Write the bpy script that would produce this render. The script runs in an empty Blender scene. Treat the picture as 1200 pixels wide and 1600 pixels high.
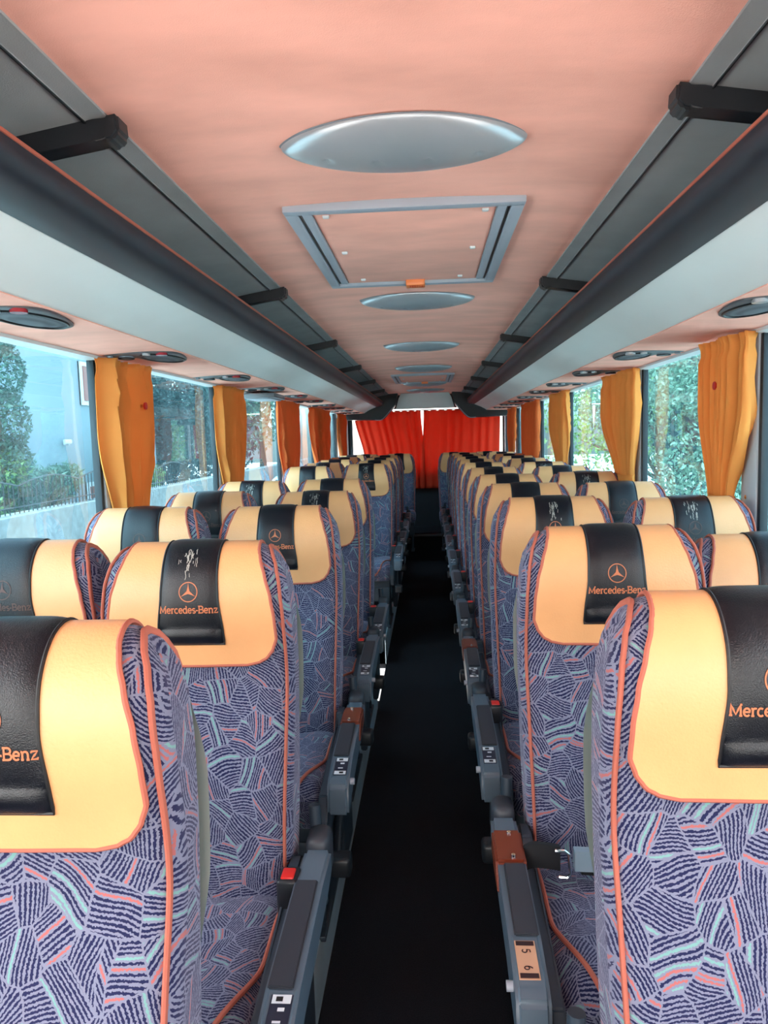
import bpy, bmesh, math, random
from mathutils import Vector, Matrix
random.seed(7)
S = bpy.context.scene
COL = S.collection
PI = math.pi

# ------------------------------------------------------------------ camera, world, sun, exposure
CZ = 1.487                                   # eye height above the aisle carpet
def make_camera():
    yaw, pit, rol, f, d = 0.0637, 0.1014, 0.0277, 1162.0, 0.0488
    F = Vector((-math.sin(yaw)*math.cos(pit), math.cos(yaw)*math.cos(pit), -math.sin(pit)))
    R0 = Vector((math.cos(yaw), math.sin(yaw), 0)); U0 = R0.cross(F)
    R = math.cos(rol)*R0 - math.sin(rol)*U0
    U = math.sin(rol)*R0 + math.cos(rol)*U0
    cd = bpy.data.cameras.new('camera'); co = bpy.data.objects.new('camera', cd); COL.objects.link(co)
    M = Matrix((( R.x, U.x, -F.x, d), (R.y, U.y, -F.y, 0), (R.z, U.z, -F.z, CZ), (0, 0, 0, 1)))
    co.matrix_world = M
    cd.sensor_fit = 'VERTICAL'; cd.sensor_height = 36; cd.lens = f/1600*36
    cd.clip_start = .02; cd.clip_end = 300
    S.camera = co
make_camera()
S.view_settings.view_transform = 'Standard'; S.view_settings.look = 'None'
S.view_settings.gamma = 1; S.view_settings.use_curve_mapping = False
S.view_settings.exposure = 1.5
w = bpy.data.worlds.new('sky'); S.world = w; w.use_nodes = True
wn = w.node_tree.nodes; wl = w.node_tree.links
wb = wn['Background']; sky = wn.new('ShaderNodeTexSky'); sky.sky_type = 'NISHITA'
sky.sun_disc = False; sky.sun_elevation = math.radians(52); sky.sun_rotation = math.radians(200)
sky.air_density = 1.3; sky.dust_density = 2.5
hs_ = wn.new('ShaderNodeHueSaturation'); hs_.inputs['Saturation'].default_value = .32
wl.new(sky.outputs[0], hs_.inputs['Color']); wl.new(hs_.outputs[0], wb.inputs[0]); wb.inputs[1].default_value = .62
sd = bpy.data.lights.new('sun', 'SUN'); sd.energy = 5.5; sd.angle = .02; sd.color = (1, .95, .87)
so = bpy.data.objects.new('sun', sd); COL.objects.link(so)
so.rotation_euler = Vector((-.25, -.72, .95)).to_track_quat('Z', 'Y').to_euler()   # sun in front of the coach, behind the camera
def portal(name, loc, rot, sx, sy):
    l = bpy.data.lights.new(name, 'AREA'); l.shape = 'RECTANGLE'; l.size = sx; l.size_y = sy
    l.cycles.is_portal = True
    o = bpy.data.objects.new(name, l); COL.objects.link(o); o.location = loc; o.rotation_euler = rot
portal('windshield_daylight', (0, -2.45, 1.3), (PI/2, 0, 0), 2.0, 1.5)
portal('left_window_daylight', (-1.12, 3.9, 1.38), (0, -PI/2, 0), .85, 12)
portal('right_window_daylight', (1.12, 3.9, 1.38), (0, PI/2, 0), .85, 12)

# ------------------------------------------------------------------ materials
def mat(name, col, rough=.6, metal=0, bump=0, bscale=200, var=0, vscale=6, spec=.5, coat=0, stretch=None):
    m = bpy.data.materials.new(name); m.use_nodes = True
    nt = m.node_tree; N = nt.nodes; L = nt.links; b = N['Principled BSDF']
    b.inputs['Base Color'].default_value = (*col, 1); b.inputs['Roughness'].default_value = rough
    b.inputs['Metallic'].default_value = metal; b.inputs['Specular IOR Level'].default_value = spec
    if coat: b.inputs['Coat Weight'].default_value = coat; b.inputs['Coat Roughness'].default_value = .25
    if var or bump:
        tc = N.new('ShaderNodeTexCoord')
    if var:
        mp = N.new('ShaderNodeMapping')
        if stretch: mp.inputs['Scale'].default_value = stretch
        n = N.new('ShaderNodeTexNoise'); n.inputs['Scale'].default_value = vscale; n.inputs['Detail'].default_value = 5
        L.new(tc.outputs['Object'], mp.inputs[0]); L.new(mp.outputs[0], n.inputs['Vector'])
        mx = N.new('ShaderNodeMixRGB'); r = N.new('ShaderNodeMapRange')
        r.inputs[1].default_value = .3; r.inputs[2].default_value = .7
        L.new(n.outputs['Fac'], r.inputs[0]); L.new(r.outputs[0], mx.inputs[0])
        mx.inputs[1].default_value = (*[c*(1-var) for c in col], 1)
        mx.inputs[2].default_value = (*[min(1, c*(1+var)) for c in col], 1)
        L.new(mx.outputs[0], b.inputs['Base Color'])
    if bump:
        n2 = N.new('ShaderNodeTexNoise'); n2.inputs['Scale'].default_value = bscale
        L.new(tc.outputs['Object'], n2.inputs['Vector'])
        bp = N.new('ShaderNodeBump'); bp.inputs['Strength'].default_value = bump; bp.inputs['Distance'].default_value = .002
        L.new(n2.outputs['Fac'], bp.inputs['Height']); L.new(bp.outputs[0], b.inputs['Normal'])
    return m

def fabric_mat():
    """woven moquette: patches of parallel navy dashes on lilac grey, some dashes salmon or mint"""
    m = bpy.data.materials.new('patterned_moquette'); m.use_nodes = True
    nt = m.node_tree; N = nt.nodes; L = nt.links; b = N['Principled BSDF']
    b.inputs['Roughness'].default_value = .95; b.inputs['Specular IOR Level'].default_value = .15
    b.inputs['Sheen Weight'].default_value = .25; b.inputs['Sheen Tint'].default_value = (.8, .8, 1, 1)
    def mth(op, a, c=None, v=None):
        n = N.new('ShaderNodeMath'); n.operation = op
        for i, x in enumerate((a, c)):
            if x is None: continue
            if isinstance(x, (int, float)): n.inputs[i].default_value = x
            else: L.new(x, n.inputs[i])
        return n.outputs[0]
    uv = N.new('ShaderNodeUVMap'); uv.uv_map = 'UVMap'
    # slight wobble
    nz = N.new('ShaderNodeTexNoise'); nz.inputs['Scale'].default_value = 330; nz.inputs['Detail'].default_value = 1
    L.new(uv.outputs[0], nz.inputs['Vector'])
    sb = N.new('ShaderNodeVectorMath'); sb.operation = 'SUBTRACT'; L.new(nz.outputs['Color'], sb.inputs[0]); sb.inputs[1].default_value = (.5, .5, .5)
    sc = N.new('ShaderNodeVectorMath'); sc.operation = 'SCALE'; L.new(sb.outputs[0], sc.inputs[0]); sc.inputs['Scale'].default_value = .0042
    ad = N.new('ShaderNodeVectorMath'); ad.operation = 'ADD'; L.new(uv.outputs[0], ad.inputs[0]); L.new(sc.outputs[0], ad.inputs[1])
    n3 = N.new('ShaderNodeTexNoise'); n3.inputs['Scale'].default_value = 16; n3.inputs['Detail'].default_value = 0; L.new(uv.outputs[0], n3.inputs['Vector'])
    s3 = N.new('ShaderNodeVectorMath'); s3.operation = 'SCALE'; s3.inputs['Scale'].default_value = .022; L.new(n3.outputs['Color'], s3.inputs[0])
    a3 = N.new('ShaderNodeVectorMath'); a3.operation = 'ADD'; L.new(ad.outputs[0], a3.inputs[0]); L.new(s3.outputs[0], a3.inputs[1]); ad = a3
    vo = N.new('ShaderNodeTexVoronoi'); vo.voronoi_dimensions = '2D'; vo.inputs['Scale'].default_value = 20; L.new(ad.outputs[0], vo.inputs['Vector'])
    ve = N.new('ShaderNodeTexVoronoi'); ve.voronoi_dimensions = '2D'; ve.feature = 'DISTANCE_TO_EDGE'; ve.inputs['Scale'].default_value = 20; L.new(ad.outputs[0], ve.inputs['Vector'])
    sr = N.new('ShaderNodeSeparateColor'); L.new(vo.outputs['Color'], sr.inputs[0])
    th = mth('MULTIPLY', sr.outputs[0], PI)
    sp = N.new('ShaderNodeSeparateXYZ'); L.new(ad.outputs[0], sp.inputs[0])
    u = mth('ADD', mth('MULTIPLY', sp.outputs[0], mth('COSINE', th)), mth('MULTIPLY', sp.outputs[1], mth('SINE', th)))
    k = mth('MULTIPLY', u, 1/.0054)
    fr = mth('FRACT', k); fl = mth('FLOOR', k)
    dash = mth('LESS_THAN', mth('ABSOLUTE', mth('SUBTRACT', fr, .5)), .26)
    inside = mth('GREATER_THAN', ve.outputs['Distance'], .026)
    mask = mth('MULTIPLY', dash, inside)
    wn_ = N.new('ShaderNodeTexWhiteNoise'); wn_.noise_dimensions = '2D'
    cb = N.new('ShaderNodeCombineXYZ'); L.new(fl, cb.inputs[0]); L.new(mth('MULTIPLY', sr.outputs[1], 91.7), cb.inputs[1])
    L.new(cb.outputs[0], wn_.inputs['Vector'])
    rp = N.new('ShaderNodeValToRGB'); rp.color_ramp.interpolation = 'CONSTANT'
    e = rp.color_ramp.elements; e[0].position = 0; e[0].color = (.010, .012, .052, 1); e[1].position = .85; e[1].color = (.36, .11, .105, 1)
    e2 = e.new(.93); e2.color = (.15, .31, .29, 1)
    L.new(wn_.outputs['Value'], rp.inputs[0])
    mx = N.new('ShaderNodeMixRGB'); mx.inputs[1].default_value = (.168, .176, .25, 1); L.new(rp.outputs[0], mx.inputs[2]); L.new(mask, mx.inputs[0])
    L.new(mx.outputs[0], b.inputs['Base Color'])
    bp = N.new('ShaderNodeBump'); bp.inputs['Strength'].default_value = .35; bp.inputs['Distance'].default_value = .0008
    L.new(nz.outputs['Fac'], bp.inputs['Height']); L.new(bp.outputs[0], b.inputs['Normal'])
    return m

def cloth_mat(name, col, trans=.5, tcol=None):
    m = bpy.data.materials.new(name); m.use_nodes = True
    nt = m.node_tree; N = nt.nodes; L = nt.links
    out = N['Material Output']; N.remove(N['Principled BSDF'])
    d = N.new('ShaderNodeBsdfDiffuse'); t = N.new('ShaderNodeBsdfTranslucent'); mx = N.new('ShaderNodeMixShader')
    tc = N.new('ShaderNodeTexCoord'); n = N.new('ShaderNodeTexNoise'); n.inputs['Scale'].default_value = 9
    L.new(tc.outputs['Object'], n.inputs['Vector'])
    r = N.new('ShaderNodeMixRGB'); L.new(n.outputs['Fac'], r.inputs[0])
    r.inputs[1].default_value = (*[c*.9 for c in col], 1); r.inputs[2].default_value = (*[min(1, c*1.08) for c in col], 1)
    L.new(r.outputs[0], d.inputs[0]); t.inputs[0].default_value = (*(tcol or col), 1)
    mx.inputs[0].default_value = trans; L.new(d.outputs[0], mx.inputs[1]); L.new(t.outputs[0], mx.inputs[2]); L.new(mx.outputs[0], out.inputs[0])
    return m

def glass_mat(name, tint, dirt=.06):
    m = bpy.data.materials.new(name); m.use_nodes = True
    nt = m.node_tree; N = nt.nodes; L = nt.links
    out = N['Material Output']; N.remove(N['Principled BSDF'])
    t = N.new('ShaderNodeBsdfTransparent'); t.inputs[0].default_value = (*tint, 1)
    g = N.new('ShaderNodeBsdfGlossy'); g.inputs['Roughness'].default_value = .01
    fr = N.new('ShaderNodeFresnel'); fr.inputs[0].default_value = 1.5
    ge = N.new('ShaderNodeNewGeometry'); iv = N.new('ShaderNodeMath'); iv.operation = 'SUBTRACT'; iv.inputs[0].default_value = 1; L.new(ge.outputs['Backfacing'], iv.inputs[1])
    ml = N.new('ShaderNodeMath'); ml.operation = 'MULTIPLY'; L.new(fr.outputs[0], ml.inputs[0]); L.new(iv.outputs[0], ml.inputs[1])
    m1 = N.new('ShaderNodeMath'); m1.operation = 'MULTIPLY'; m1.use_clamp = True; L.new(ml.outputs[0], m1.inputs[0]); m1.inputs[1].default_value = 1.5   # both faces of the pane
    mx = N.new('ShaderNodeMixShader'); L.new(m1.outputs[0], mx.inputs[0]); L.new(t.outputs[0], mx.inputs[1]); L.new(g.outputs[0], mx.inputs[2])
    # dust film on the pane
    d = N.new('ShaderNodeBsdfTranslucent'); d.inputs[0].default_value = (.55, .75, .85, 1)
    tc = N.new('ShaderNodeTexCoord'); mp = N.new('ShaderNodeMapping'); mp.inputs['Scale'].default_value = (1, 5, .7)
    n = N.new('ShaderNodeTexNoise'); n.inputs['Scale'].default_value = 1.6; n.inputs['Detail'].default_value = 4
    L.new(tc.outputs['Object'], mp.inputs[0]); L.new(mp.outputs[0], n.inputs['Vector'])
    mr = N.new('ShaderNodeMapRange'); mr.inputs[1].default_value = .35; mr.inputs[2].default_value = .75; mr.inputs[3].default_value = dirt*.4; mr.inputs[4].default_value = dirt*2
    L.new(n.outputs['Fac'], mr.inputs[0])
    m2 = N.new('ShaderNodeMixShader'); L.new(mr.outputs[0], m2.inputs[0]); L.new(mx.outputs[0], m2.inputs[1]); L.new(d.outputs[0], m2.inputs[2])
    L.new(m2.outputs[0], out.inputs[0])
    return m

M = {}
M['fabric'] = fabric_mat()
M['tan'] = mat('tan_leather', (.74, .365, .155), .42, bump=.25, bscale=260, var=.06, vscale=9, coat=.1)
M['black'] = mat('black_leather', (.004, .005, .009), .3, bump=.3, bscale=650, spec=.4)
M['seam'] = mat('black_seam', (.004, .004, .006), .5)
M['pipe'] = mat('orange_piping', (.42, .11, .07), .75)
M['thread'] = mat('orange_thread', (.50, .15, .06), .6)
M['thread_worn'] = mat('worn_brown_thread', (.075, .035, .03), .6)
M['worn'] = mat('cracked_leather_backing', (.42, .40, .36), .8)
M['salmon'] = mat('salmon_suede', (.90, .42, .33), .95, bump=.25, bscale=500, var=.11, vscale=3.6, spec=.1, stretch=(1, 2.2, 1))
M['grey_suede'] = mat('grey_suede', (.29, .288, .29), .95, bump=.2, bscale=500, var=.09, vscale=6, spec=.1)
M['rail'] = mat('light_grey_rail_paint', (.70, .705, .69), .45, var=.03, vscale=4)
M['lip'] = mat('dark_slate_plastic', (.012, .017, .027), .5, var=.15, vscale=6, stretch=(1, .1, 1))
M['trim_grey'] = mat('grey_trim', (.33, .35, .40), .5)
M['white_trim'] = mat('off_white_trim', (.62, .63, .64), .5)
M['lamp'] = mat('silver_lamp_lens', (.36, .39, .42), .28, metal=.35, spec=.6)
M['lamp_edge'] = mat('lamp_edge', (.2, .2, .22), .4)
M['dark'] = mat('dark_plastic', (.012, .014, .018), .42)
M['unit'] = mat('dark_grey_service_plastic', (.075, .08, .092), .5)
M['unit2'] = mat('speaker_grille_grey', (.20, .21, .23), .5)
M['red'] = mat('red_plastic', (.65, .02, .015), .35)
M['redlens'] = mat('dark_red_lens', (.28, .02, .03), .2)
M['chrome'] = mat('chrome', (.8, .82, .85), .15, metal=1)
M['arm'] = mat('blue_grey_armrest_plastic', (.085, .12, .155), .36)
M['armpad'] = mat('dark_armrest_pad', (.028, .032, .042), .5)
M['brown'] = mat('red_brown_clip', (.16, .028, .012), .3)
M['shell'] = mat('pale_grey_green_shell', (.50, .55, .50), .45)
M['steel'] = mat('blue_grey_step_rail', (.55, .70, .78), .35, metal=.2, var=.08, vscale=9)
M['frame'] = mat('dark_blue_grey_metal', (.035, .05, .068), .4, metal=.2)
M['carpet'] = mat('black_aisle_carpet', (.015, .0145, .018), .95, bump=.8, bscale=260, var=.35, vscale=330, spec=.15)
M['orange'] = mat('orange_plastic', (.85, .22, .06), .35)
M['plate'] = mat('orange_number_plate', (.62, .33, .2), .5)
M['plate_dark'] = mat('navy_number_plate', (.01, .015, .035), .4)
M['white'] = mat('white_print', (.7, .72, .74), .5)
M['ink'] = mat('dark_print', (.03, .008, .01), .5)
M['webbing'] = mat('black_belt_webbing', (.006, .006, .008), .8)
M['buckle'] = mat('grey_buckle', (.20, .27, .32), .3)
M['gasket'] = mat('black_window_gasket', (.012, .018, .025), .5)
M['post'] = mat('grey_window_post', (.42, .46, .50), .5)
M['wallg'] = mat('grey_side_panel', (.02, .022, .028), .85)
M['curtain'] = cloth_mat('orange_curtain_cloth', (.93, .385, .10), .3, (.97, .34, .06))
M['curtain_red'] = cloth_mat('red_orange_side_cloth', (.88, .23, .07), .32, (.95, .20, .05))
M['rear_curtain'] = cloth_mat('red_orange_curtain_cloth', (.78, .075, .035), .36, (.72, .06, .03))
M['glass'] = glass_mat('tinted_window_glass', (.56, .76, .83), .012)
M['glass_clear'] = glass_mat('clear_window_glass', (.97, .97, .96), .004)

# ------------------------------------------------------------------ helpers
def finish(name, bm, m, parent=None, smooth=True, loc=None):
    me = bpy.data.meshes.new(name)
    bmesh.ops.recalc_face_normals(bm, faces=bm.faces)
    bm.to_mesh(me); bm.free()
    for x in (m if isinstance(m, (list, tuple)) else [m]): me.materials.append(x)
    if smooth:
        me.polygons.foreach_set('use_smooth', [True]*len(me.polygons))
        me.set_sharp_from_angle(angle=math.radians(38))
    o = bpy.data.objects.new(name, me); COL.objects.link(o)
    if parent: o.parent = parent
    if loc: o.location = loc
    return o
def tag(o, label=None, cat=None, group=None, kind=None):
    for k, v in (('label', label), ('category', cat), ('group', group), ('kind', kind)):
        if v: o[k] = v
    return o
def empty(name, loc=(0, 0, 0), rz=0):
    o = bpy.data.objects.new(name, None); COL.objects.link(o); o.location = loc; o.rotation_euler = (0, 0, rz)
    o.empty_display_size = .05
    return o
def box(bm, x0, x1, y0, y1, z0, z1, bev=0, seg=2, mi=0):
    vs = [bm.verts.new((x, y, z)) for x in (x0, x1) for y in (y0, y1) for z in (z0, z1)]
    fs = [(0, 1, 3, 2), (4, 6, 7, 5), (0, 4, 5, 1), (2, 3, 7, 6), (0, 2, 6, 4), (1, 5, 7, 3)]
    F = [bm.faces.new([vs[i] for i in f]) for f in fs]
    for f in F: f.material_index = mi
    if bev:
        es = list({e for f in F for e in f.edges})
        r = bmesh.ops.bevel(bm, geom=es, offset=bev, segments=seg, affect='EDGES', profile=.5)
        for f in r['faces']: f.material_index = mi
def tube(bm, pts, r, n=8, closed=False, ry=None, cap=True):
    """tube of radius r along pts (Vectors)"""
    pts = [Vector(p) for p in pts]; rings = []
    N = len(pts); prev = None
    for i, p in enumerate(pts):
        a = pts[(i-1) % N] if (closed or i > 0) else p
        c = pts[(i+1) % N] if (closed or i < N-1) else p
        t = (c-a); t = t.normalized() if t.length > 1e-9 else Vector((0, 0, 1))
        if prev is None:
            up = Vector((0, 0, 1)) if abs(t.z) < .9 else Vector((1, 0, 0))
            nrm = t.cross(up).normalized()
        else:
            nrm = (prev - t*prev.dot(t)); nrm = nrm.normalized() if nrm.length > 1e-6 else t.orthogonal().normalized()
        prev = nrm; bn = t.cross(nrm)
        rr = r[i] if isinstance(r, (list, tuple)) else r
        rings.append([bm.verts.new(p + nrm*math.cos(2*PI*k/n)*rr + bn*math.sin(2*PI*k/n)*(ry or rr)) for k in range(n)])
    R = range(N) if closed else range(N-1)
    for i in R:
        A = rings[i]; B = rings[(i+1) % N]
        for k in range(n):
            bm.faces.new((A[k], A[(k+1) % n], B[(k+1) % n], B[k]))
    if not closed and cap:
        bm.faces.new(rings[0][::-1]); bm.faces.new(rings[-1])
def cyl(bm, p0, p1, r, n=16): tube(bm, [p0, p1], r, n)
def extrude_profile(bm, pts, x0, x1, axis='x', mi=0):
    """closed polygon pts (a,b) extruded along axis"""
    def P(a, b, t):
        return {'x': (t, a, b), 'y': (a, t, b), 'z': (a, b, t)}[axis]
    A = [bm.verts.new(P(a, b, x0)) for a, b in pts]; B = [bm.verts.new(P(a, b, x1)) for a, b in pts]
    n = len(pts)
    fs = [bm.faces.new((A[i], A[(i+1) % n], B[(i+1) % n], B[i])) for i in range(n)]
    fs += [bm.faces.new(A[::-1]), bm.faces.new(B)]
    for f in fs: f.material_index = mi
def struct(name, bm, m, parent=None, smooth=True):
    o = finish(name, bm, m, parent, smooth)
    if not parent: o['kind'] = 'structure'
    return o
def lerp(a, b, t): return a+(b-a)*t
def interp(tab, x):
    if x <= tab[0][0]: return tab[0][1]
    for (a, va), (b, vb) in zip(tab, tab[1:]):
        if x <= b:
            t = (x-a)/(b-a); t = t*t*(3-2*t)*.5+t*.5
            return va+(vb-va)*t
    return tab[-1][1]
def catmull(P, per=6, closed=False):
    n = len(P); out = []
    rng = range(n) if closed else range(n-1)
    for i in rng:
        g = lambda j: P[j % n] if closed else P[max(0, min(n-1, j))]
        p0, p1, p2, p3 = g(i-1), g(i), g(i+1), g(i+2)
        for k in range(per):
            t = k/per
            out.append(tuple(.5*((2*p1[c]) + (-p0[c]+p2[c])*t + (2*p0[c]-5*p1[c]+4*p2[c]-p3[c])*t*t + (-p0[c]+3*p1[c]-3*p2[c]+p3[c])*t**3) for c in range(len(p1))))
    if not closed: out.append(tuple(P[-1]))
    return out

# ================================================================== THE COACH BODY
HW = 1.03            # half width at the windows
Y0, Y1 = -2.4, 9.75
CEIL = CZ+.516       # 2.003
XC = .452            # half width of the salmon centre panel
WT = CZ+.272         # window top  (1.759)
WB = CZ-.50          # window sill (0.987)
POD = .15

# floor ------------------------------------------------------------
bm = bmesh.new(); box(bm, -.267, .267, Y0, 8.85, -.03, 0); struct('floor', bm, M['carpet'], smooth=False)
bm = bmesh.new(); box(bm, -1.02, 1.02, 8.85, Y1, -.03, .30)
struct('floor', bm, M['carpet'], smooth=False).name = 'floor_rear_step'
bm = bmesh.new(); box(bm, -.262, .262, 8.80, 8.87, .285, .312, .006); struct('trim_1', bm, mat('step_nosing', (.05, .048, .055), .5))
bm = bmesh.new(); box(bm, .272, HW, Y0, 8.85, -.03, POD); struct('floor_podium_right', bm, M['wallg'], smooth=False)
bm = bmesh.new(); box(bm, -HW, -.272, Y0, 3.95, -.03, POD); box(bm, -HW, -.272, 4.75, 8.85, -.03, POD); struct('floor_podium_left', bm, M['wallg'], smooth=False)
bm = bmesh.new(); box(bm, -HW, -.272, 3.95, 4.75, -.4, -.25); struct('floor_stairwell', bm, M['wallg'], smooth=False)
for i, s in enumerate((-1, 1)):
    segs = [(Y0, 8.84)] if s > 0 else [(Y0, 3.95), (4.75, 8.84)]
    bm = bmesh.new()
    for a, b in segs:
        P = [(s*.2675, .0), (s*.2675, .150), (s*.271, .158), (s*.279, .160), (s*.283, .154), (s*.312, .154), (s*.316, .160), (s*.325, .160), (s*.33, .152), (s*.33, .0)]
        extrude_profile(bm, P, a, b, 'y')
    struct('trim_%d' % (2+i), bm, M['steel'])

# ceiling ----------------------------------------------------------
bm = bmesh.new()
nx = 12; ny = 40; hatch = [(1.745, 2.615), (6.51, 7.45)]; HX = .268
ys = sorted({Y0+(Y1-Y0)*i/ny for i in range(ny+1)} | {v for h in hatch for v in h})
xs = sorted({-XC+2*XC*i/nx for i in range(nx+1)} | {-HX, HX})
def crown(x): return CEIL+.016*(1-(x/XC)**2)
g = {(i, j): bm.verts.new((x, y, crown(x))) for i, x in enumerate(xs) for j, y in enumerate(ys)}
for i in range(len(xs)-1):
    for j in range(len(ys)-1):
        cx, cy = (xs[i]+xs[i+1])/2, (ys[j]+ys[j+1])/2
        if abs(cx) < HX and any(a < cy < b for a, b in hatch): continue
        bm.faces.new((g[i, j], g[i+1, j], g[i+1, j+1], g[i, j+1]))
r = bmesh.ops.extrude_face_region(bm, geom=bm.faces[:])
bmesh.ops.translate(bm, vec=(0, 0, .02), verts=[v for v in r['geom'] if isinstance(v, bmesh.types.BMVert)])
struct('ceiling', bm, M['salmon'])
# roof outer skin keeps daylight out
bm = bmesh.new(); extrude_profile(bm, [(-1.1, 1.80), (-1.1, 2.02), (-.9, 2.14), (0, 2.17), (.9, 2.14), (1.1, 2.02), (1.1, 1.80), (1.08, 1.80), (1.08, 2.0), (.89, 2.115), (0, 2.145), (-.89, 2.115), (-1.08, 2.0), (-1.08, 1.80)], Y0-.1, Y1+.1, 'y')
struct('roof', bm, mat('coach_outer_paint', (.6, .6, .6), .4))

# luggage racks: grey suede slope, dark lip, light rail, salmon underside -----------
ZU = CZ+.288      # underside of rack
for s, side in ((-1, 'left'), (1, 'right')):
    # suede slope from ceiling edge down to the wall (back of the rack)
    P = [(XC-.004, CEIL-.004), (XC+.028, CEIL-.010), (XC+.030, CEIL-.014), (XC+.034, CEIL-.010), (.70, CEIL-.045), (.88, CEIL-.085), (1.0, CEIL-.15), (1.0, CEIL-.02), (XC-.004, CEIL+.02)]
    bm = bmesh.new(); extrude_profile(bm, [(s*a, b) for a, b in P], Y0, 9.35, 'y')
    struct('ceiling_slope_'+side, bm, M['grey_suede'])
    # narrow seam
    bm = bmesh.new(); tube(bm, [(s*(XC+.030), Y0, CEIL-.0125), (s*(XC+.030), 9.3, CEIL-.0125)], .0022, 6)
    struct('trim_seam_'+side, bm, M['seam'])
    rk = empty('luggage_rack', (s*.75, 3.5, ZU)); rk['kind'] = 'structure'
    rk.name = 'luggage_rack_'+side
    def rpart(name, P, m, y0=Y0, y1=9.25):
        bm = bmesh.new(); extrude_profile(bm, [(s*a-s*.75, b-ZU) for a, b in P], y0-3.5, y1-3.5, 'y')
        return finish(name, bm, m, rk)
    lip = catmull([(.520, CZ+.424), (.515, CZ+.400), (.528, CZ+.378), (.565, CZ+.365), (.600, CZ+.360)], 5)
    rpart('lip', lip+[(.605, CZ+.375), (.56, CZ+.385), (.536, CZ+.402), (.532, CZ+.428)], M['lip'])
    rpart('lip_edge', [(.518, CZ+.424), (.520, CZ+.431), (.528, CZ+.433), (.535, CZ+.428), (.532, CZ+.420)], M['pipe'])
    rail = catmull([(.600, CZ+.363), (.635, CZ+.349), (.680, CZ+.331), (.715, CZ+.312), (.742, CZ+.296), (.754, CZ+.289)], 5)
    rpart('rail', rail+[(.77, CZ+.30), (.69, CZ+.352), (.60, CZ+.378)], M['rail'])
    rpart('shelf', [(.58, CZ+.375), (1.03, CZ+.325), (1.03, CZ+.340), (.58, CZ+.39)], M['grey_suede'])
    rpart('underside', [(.75, CZ+.2885), (1.03, CZ+.281), (1.03, CZ+.296), (.75, CZ+.302)], M['salmon'])
    rpart('edge_strip', [(1.004, CZ+.272), (1.03, CZ+.268), (1.045, CZ+.268), (1.045, CZ+.29), (1.004, CZ+.285)], M['white_trim'], Y0, 9.7)

# side walls below the windows, posts, glass -----------------------------------
POSTS = {-1: [-.45, .95, 2.37, 3.70, 5.30, 6.85, 8.45, 9.62], 1: [-.45, .95, 2.27, 3.50, 5.28, 6.62, 8.35, 9.62]}
for s, side in ((-1, 'left'), (1, 'right')):
    bm = bmesh.new(); P = [(s*1.03, -.03), (s*1.03, WB), (s*1.0, WB), (s*1.0, WB-.015), (s*1.02, WB-.03), (s*1.02, -.03)]
    P = [(s*1.018, -.03), (s*1.018, WB-.02), (s*1.008, WB-.012), (s*1.008, WB), (s*1.09, WB), (s*1.09, -.03)]
    extrude_profile(bm, P, Y0, Y1, 'y')
    struct('wall_'+side, bm, M['wallg'])
    bm = bmesh.new(); box(bm, min(s*1.046, s*1.09), max(s*1.046, s*1.09), Y0, Y1, WT+.02, 1.86); struct('wall_header_'+side, bm, M['post'])
    ps = POSTS[s]
    for i, y in enumerate(ps):
        bm = bmesh.new()
        wdt = .115 if i < len(ps)-1 else .13
        extrude_profile(bm, [(s*1.012, y+.02), (s*1.012, y+wdt-.015), (s*1.02, y+wdt), (s*1.046, y+wdt), (s*1.046, y+.008), (s*1.016, y+.008)], WB, WT+.02, 'z')
        for k in range(2):
            for zz in (WB+.16, WB+.205):
                pass
        o = struct('window_post_%s_%d' % (side, i+1), bm, M['post'])
        bm = bmesh.new(); box(bm, min(s*1.022, s*1.047), max(s*1.022, s*1.047), y-.010, y+.012, WB, WT+.02, .003); finish('gasket', bm, M['gasket'], o)
        bm = bmesh.new()
        for zz in (WB+.245, WB+.285): cyl(bm, (s*1.013, y+.06, zz), (s*1.008, y+.06, zz), .007, 12)
        finish('screw', bm, M['chrome'], o)
    ed = [Y0] + ps
    for i in range(len(ed)-1):
        bm = bmesh.new(); box(bm, min(s*1.048, s*1.053), max(s*1.048, s*1.053), ed[i]+.01, ed[i+1]-.0+.02, WB, WT+.02)
        struct('window_%s_%d' % (side, i+1), bm, M['glass_clear' if i < 2 else 'glass'], smooth=False)
# rear wall with wide window
RZ0, RZ1 = 1.0, CZ+.345
bm = bmesh.new(); box(bm, -1.09, 1.09, 9.72, 9.80, .0, RZ0); box(bm, -1.09, -.958, 9.72, 9.80, RZ0, RZ1); box(bm, .995, 1.09, 9.72, 9.80, RZ0, RZ1); box(bm, -1.09, 1.09, 9.72, 9.80, RZ1, 2.15)
struct('wall_rear', bm, M['wallg'], smooth=False)
bm = bmesh.new(); box(bm, -1.0, 1.0, 9.755, 9.762, RZ0, RZ1); struct('window_rear', bm, M['glass_clear'], smooth=False)
# front bulkhead with windshield behind the camera
bm = bmesh.new(); box(bm, -1.09, 1.09, Y0-.08, Y0, -.03, .55); box(bm, -1.09, -1.0, Y0-.08, Y0, .55, 1.95); box(bm, 1.0, 1.09, Y0-.08, Y0, .55, 1.95); box(bm, -1.09, 1.09, Y0-.08, Y0, 1.95, 2.15)
struct('wall_front', bm, M['wallg'], smooth=False)
bm = bmesh.new(); box(bm, -1.0, 1.0, Y0-.045, Y0-.038, .55, 1.95); struct('window_front', bm, M['glass_clear'], smooth=False)

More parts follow.
